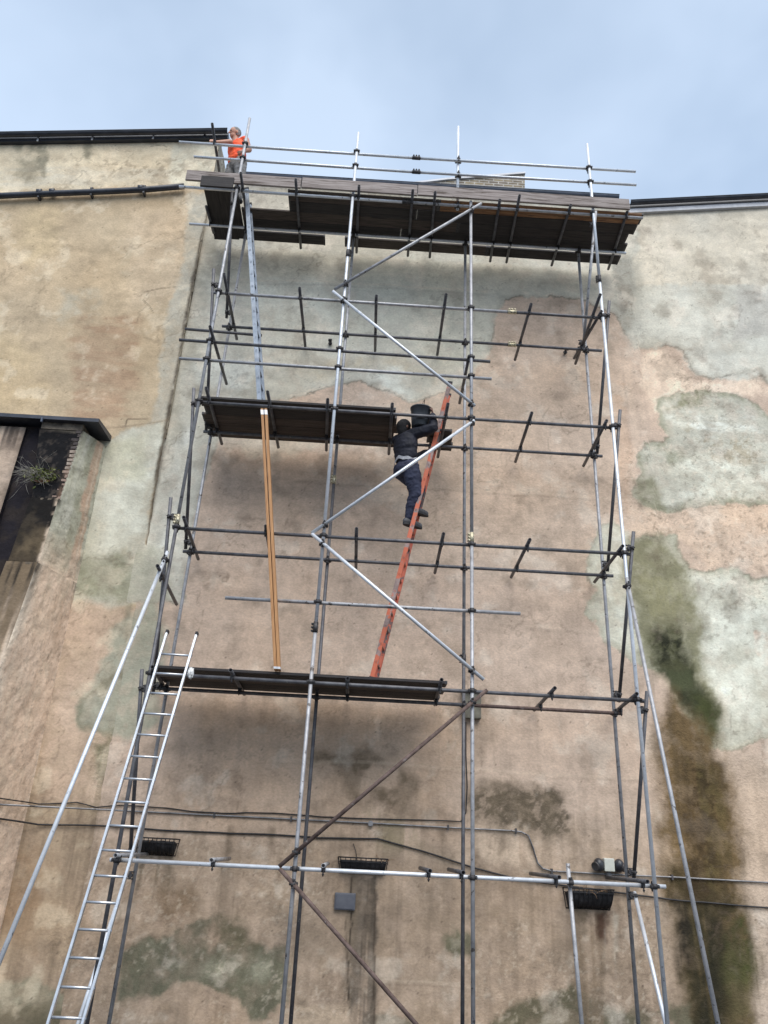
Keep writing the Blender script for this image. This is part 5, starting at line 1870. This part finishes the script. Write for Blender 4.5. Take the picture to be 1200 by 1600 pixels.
# --- man in black on the orange ladder, back half turned to us
f, r = facing((.80, .60))
foot_r, foot_l = V(.62, 10.14, 4.345), V(.715, 10.26, 4.595)
hipc = V(.53, 10.12, 5.22)
hip_r, hip_l = hipc + r * .095, hipc - r * .095
kn_r, kn_l = V(.68, 10.06, 4.80), V(.74, 10.22, 4.98)
an_r, an_l = foot_r + Vector((-.01, 0, .075)), foot_l + Vector((-.01, 0, .075))
chest = V(.51, 10.10, 5.56)
neck = V(.485, 10.09, 5.80)
head = V(.478, 10.09, 5.895)
sh_r, sh_l = V(.655, 9.985, 5.755), V(.375, 10.20, 5.74)
el_r, wr_r = V(.895, 9.875, 5.80), V(.885, 9.90, 6.045)
el_l, wr_l = V(.62, 10.36, 5.50), V(.865, 10.33, 5.66)
manB = empty('person', V(.6, 10.15, 4.27), 'man in black jacket and navy trousers climbing the orange ladder with a bucket', 'person')
bm = bmesh.new()
tl = (Vector((0, 0, 1)) * .9 + f * .35).normalized()
fh = (f - tl * f.dot(tl)).normalized()
head_shapes(bm, head, fh, r, tl)
capsule(bm, [neck + Vector((0, 0, -.08)), head - tl * .05], [.058, .054])
R = Matrix((r, f, Vector((0, 0, 1)))).transposed()
ellipsoid(bm, chest + Vector((0, 0, .02)), .165, .105, .21, R)
ellipsoid(bm, hipc + Vector((0, 0, .08)), .15, .105, .17, R)
capsule(bm, [sh_r, el_r, wr_r], [.050, .040, .028])
capsule(bm, [sh_l, el_l, wr_l], [.050, .040, .028])
capsule(bm, [chest + Vector((0, 0, .16)), sh_r], [.07, .05])
capsule(bm, [chest + Vector((0, 0, .16)), sh_l], [.07, .05])
capsule(bm, [hip_r, kn_r, an_r], [.085, .055, .038])
capsule(bm, [hip_l, kn_l, an_l], [.085, .055, .038])
for a in (an_r, an_l):
    capsule(bm, [a + Vector((-.02, 0, -.03)), a + f * .16 + Vector((0, 0, -.045))], [.035, .028])
hand_shapes(bm, wr_r, (-.12, .05, 1), (-.2, -1, 0), (-1, .15, -.1))
hand_shapes(bm, wr_l, (1, .05, .25), (0, 0, 1), (.1, -1, -.2))
link('body', fuse(bm, .006, 3), M['skin_dark'], manB)
bm = bmesh.new()
ellipsoid(bm, chest + Vector((0, 0, .03)), .215, .155, .24, R)
ellipsoid(bm, hipc + Vector((0, 0, .19)), .195, .152, .13, R)
ellipsoid(bm, (chest + hipc) / 2 + Vector((0, 0, .06)), .20, .150, .20, R)
capsule(bm, [chest + Vector((0, 0, .17)), sh_r, el_r, el_r + (wr_r - el_r) * .86], [.10, .092, .075, .055])
capsule(bm, [chest + Vector((0, 0, .17)), sh_l, el_l, el_l + (wr_l - el_l) * .88], [.09, .078, .060, .046])
capsule(bm, [neck + Vector((0, 0, -.1)), neck + Vector((0, 0, .01)) + f * .01], [.09, .072])
link('jacket', fuse(bm, .009, 4, .008, 12, 3), M['jacket'], manB)
bm = bmesh.new()
ellipsoid(bm, hipc + Vector((0, 0, .02)), .178, .142, .135, R)
ellipsoid(bm, hipc - f * .07 + Vector((0, 0, -.03)), .15, .10, .12, R)
capsule(bm, [hip_r, (hip_r + kn_r) / 2 + f * .01, kn_r, (kn_r + an_r) / 2 - f * .02, an_r + Vector((0, 0, .01))], [.135, .124, .098, .085, .070])
capsule(bm, [hip_l, (hip_l + kn_l) / 2 + f * .01, kn_l, (kn_l + an_l) / 2 - f * .02, an_l + Vector((0, 0, .01))], [.135, .124, .098, .085, .070])
link('trousers', fuse(bm, .009, 4, .009, 14, 8), M['jeans'], manB)
bm = bmesh.new()
wz = hipc + Vector((0, 0, .105))
seg = 40
ra, rb_ = [], []
for k in range(seg):
    a = 2 * math.pi * k / seg
    o_ = r * math.cos(a) * .196 + f * math.sin(a) * .158
    zz = .02 * math.sin(a * 3) + .012 * math.sin(a * 7) - .02 * math.sin(a)
    ra.append(bm.verts.new(wz + o_ + Vector((0, 0, zz - .042))))
    rb_.append(bm.verts.new(wz + o_ * .99 + Vector((0, 0, zz + .012))))
for k in range(seg):
    bm.faces.new((ra[k], ra[(k + 1) % seg], rb_[(k + 1) % seg], rb_[k]))
bmesh.ops.solidify(bm, geom=bm.faces[:], thickness=.006)
link('shirt_hem', mesh_of(bm), M['tee'], manB)
bm = bmesh.new()
ellipsoid(bm, head + tl * .035 - fh * .012, .092, .108, .108, Matrix((r, fh, tl)).transposed())
capsule(bm, [head - fh * .05 + tl * .0, neck - f * .03], [.085, .075])
link('hood', fuse(bm, .008, 3, .004, 20, 2), M['hood'], manB)
for a in (an_r, an_l):
    fd = (f * .9 + Vector((.25, -.1, -.02))).normalized()
    bm = bmesh.new()
    b0 = a + Vector((0, 0, -.045))
    capsule(bm, [b0 - fd * .055 + Vector((0, 0, .01)), b0 + fd * .06, b0 + fd * .165 - Vector((0, 0, .008))], [.052, .053, .042])
    capsule(bm, [b0, b0 + Vector((0, 0, .07))], [.052, .054])
    sh = link('shoe', fuse(bm, .006, 3), M['shoe'], manB)
    bm = bmesh.new()
    rs = Vector((fd.y, -fd.x, 0)).normalized()
    out_ = []
    for k in range(28):
        t_ = 2 * math.pi * k / 28
        wd = .052 - .006 * math.cos(t_)
        out_.append(b0 + fd * (.052 + .158 * math.cos(t_)) + rs * math.sin(t_) * wd + Vector((0, 0, -.052)))
    add_prism(bm, out_, (0, 0, .030))
    link('sole', mesh_of(bm), M['sole'], sh)

# bucket on his shoulder
bc = V(.705, 9.975, 5.845)
ax = (Vector((.02, -.05, 1))).normalized()
bk = empty('bucket', bc, 'black rubber builder bucket carried on the climber\'s shoulder', 'bucket')
s_, u_ = frame_from(ax)
bm = bmesh.new()
prof = [(.0, .0), (.112, .0), (.118, .008), (.128, .12), (.142, .285), (.150, .288), (.152, .305), (.143, .308), (.136, .30), (.122, .12), (.110, .015), (0, .015)]
prof = [(a * 1.06, b * 1.04) for a, b in prof]
sg = 32
rings = []
for rr, hh in prof:
    if rr == 0:
        rings.append([bm.verts.new(bc + ax * hh)])
    else:
        rings.append([bm.verts.new(bc + ax * hh + (s_ * math.cos(2 * math.pi * k / sg) + u_ * math.sin(2 * math.pi * k / sg)) * rr) for k in range(sg)])
for a, b in zip(rings[:-1], rings[1:]):
    for k in range(sg):
        if len(a) == 1: fc = bm.faces.new((a[0], b[k], b[(k + 1) % sg]))
        elif len(b) == 1: fc = bm.faces.new((a[k], a[(k + 1) % sg], b[0]))
        else: fc = bm.faces.new((a[k], a[(k + 1) % sg], b[(k + 1) % sg], b[k]))
        fc.smooth = True
link('tub', mesh_of(bm), M['bucket'], bk)
bm = bmesh.new()
pts = []
for k in range(15):
    a = math.pi * k / 14
    pts.append(bc + ax * (.285 + .17 * math.sin(a)) + Vector((.0, -1, 0)) * math.cos(a) * .15 + Vector((.05, 0, 0)) * math.sin(a))
add_poly_tube(bm, pts, .0045, 6)
link('handle', mesh_of(bm), M['black_iron'], bk)

# --- man in the orange vest on the top platform
f, r = facing((-.62, -.78))
base = V(-2.66, 10.24, 10.11 + .049 + .026 + .036)
pel = V(-2.69, 10.21, 11.13)
chest = V(-2.72, 10.19, 11.48)
neck = V(-2.76, 10.17, 11.68)
head = V(-2.80, 10.15, 11.835)
manA = empty('person', base, 'grey haired man in an orange vest on the top platform, one arm out', 'person')
hp_r, hp_l = pel + r * .10, pel - r * .10
kn_r, kn_l = base + r * .17 + f * .05 + Vector((0, 0, .50)), base - r * .13 + f * .03 + Vector((0, 0, .50))
an_r, an_l = base + r * .20 + Vector((0, 0, .09)), base - r * .14 + Vector((0, 0, .09))
sh_r, sh_l = chest + r * .185 + Vector((0, 0, .155)), chest - r * .185 + Vector((0, 0, .135))
el_r, wr_r = V(-2.985, 10.05, 11.60), V(-3.13, 9.88, 11.50)
wr_r = at(352, 225.5, 9.93)
el_r = at(360, 222, 10.02)
wr_r = Vector((-3.02, 9.90, wr_r.z))
el_l, wr_l = sh_l + Vector((.10, -.02, -.26)), sh_l + Vector((.02, -.16, -.46))
R = Matrix((r, f, Vector((0, 0, 1)))).transposed()
bm = bmesh.new()
tl = (Vector((0, 0, 1)) * .95 + f * .2).normalized()
fa = (f + Vector((-.5, .1, 0))).normalized()
fh = (fa - tl * fa.dot(tl)).normalized()
rh = fh.cross(tl).normalized()
head_shapes(bm, head, fh, rh, tl, 1.04)
capsule(bm, [neck + Vector((0, 0, -.08)), head - tl * .05], [.06, .056])
ellipsoid(bm, chest, .17, .105, .22, R)
ellipsoid(bm, pel + Vector((0, 0, .06)), .155, .11, .18, R)
capsule(bm, [chest + Vector((0, 0, .13)), sh_r, el_r, wr_r], [.07, .062, .048, .032])
capsule(bm, [chest + Vector((0, 0, .13)), sh_l, el_l, wr_l], [.07, .062, .048, .032])
capsule(bm, [hp_r, kn_r, an_r], [.09, .058, .04])
capsule(bm, [hp_l, kn_l, an_l], [.09, .058, .04])
hand_shapes(bm, wr_r, (-.9, -.35, -.05), (0, .3, 1), (.15, -.4, -1))
hand_shapes(bm, wr_l, (-.2, -.5, -.8), (-1, 0, .1), (-.3, .8, -.4))
link('body', fuse(bm, .006, 3), M['skin'], manA)
bm = bmesh.new()
ellipsoid(bm, chest + Vector((0, 0, .01)), .198, .138, .22, R)
ellipsoid(bm, (chest + pel) / 2 + Vector((0, 0, -.02)), .185, .138, .24, R)
capsule(bm, [chest + r * .11 + Vector((0, 0, .15)), sh_r - r * .01], [.075, .074])
capsule(bm, [chest - r * .11 + Vector((0, 0, .15)), sh_l + r * .01], [.075, .074])
link('vest', fuse(bm, .008, 3, .010, 14, 5), M['hivis'], manA)
bm = bmesh.new()
ellipsoid(bm, pel + Vector((0, 0, -.01)), .17, .13, .15, R)
capsule(bm, [hp_r, kn_r, an_r], [.115, .088, .075])
capsule(bm, [hp_l, kn_l, an_l], [.115, .088, .075])
link('trousers', fuse(bm, .009, 3, .009, 15, 9), M['work_trouser'], manA)
bm = bmesh.new()
ellipsoid(bm, head + tl * .040 - fh * .022, .082, .098, .098, Matrix((rh, fh, tl)).transposed())
for sg_ in (-1, 1):
    ellipsoid(bm, head + rh * .065 * sg_ - fh * .03 - tl * .02, .022, .045, .06, Matrix((rh, fh, tl)).transposed())
link('hair', fuse(bm, .006, 2, .004, 40, 2), M['hair_grey'], manA)
for a in (an_r, an_l):
    bm = bmesh.new()
    b0 = a + Vector((0, 0, -.045))
    capsule(bm, [b0 - f * .05, b0 + f * .06, b0 + f * .16], [.046, .046, .038])
    capsule(bm, [b0, b0 + Vector((0, 0, .09))], [.05, .055])
    link('boot', fuse(bm, .008, 2), M['sole'], manA)
for sg_ in (-1, 1):
    bm = bmesh.new()
    bmesh.ops.create_uvsphere(bm, u_segments=10, v_segments=8, radius=.012, matrix=Matrix.Translation(head + fh * .088 + rh * .03 * sg_ + tl * .012))
    link('eye', mesh_of(bm, True), M['sole'], manA)
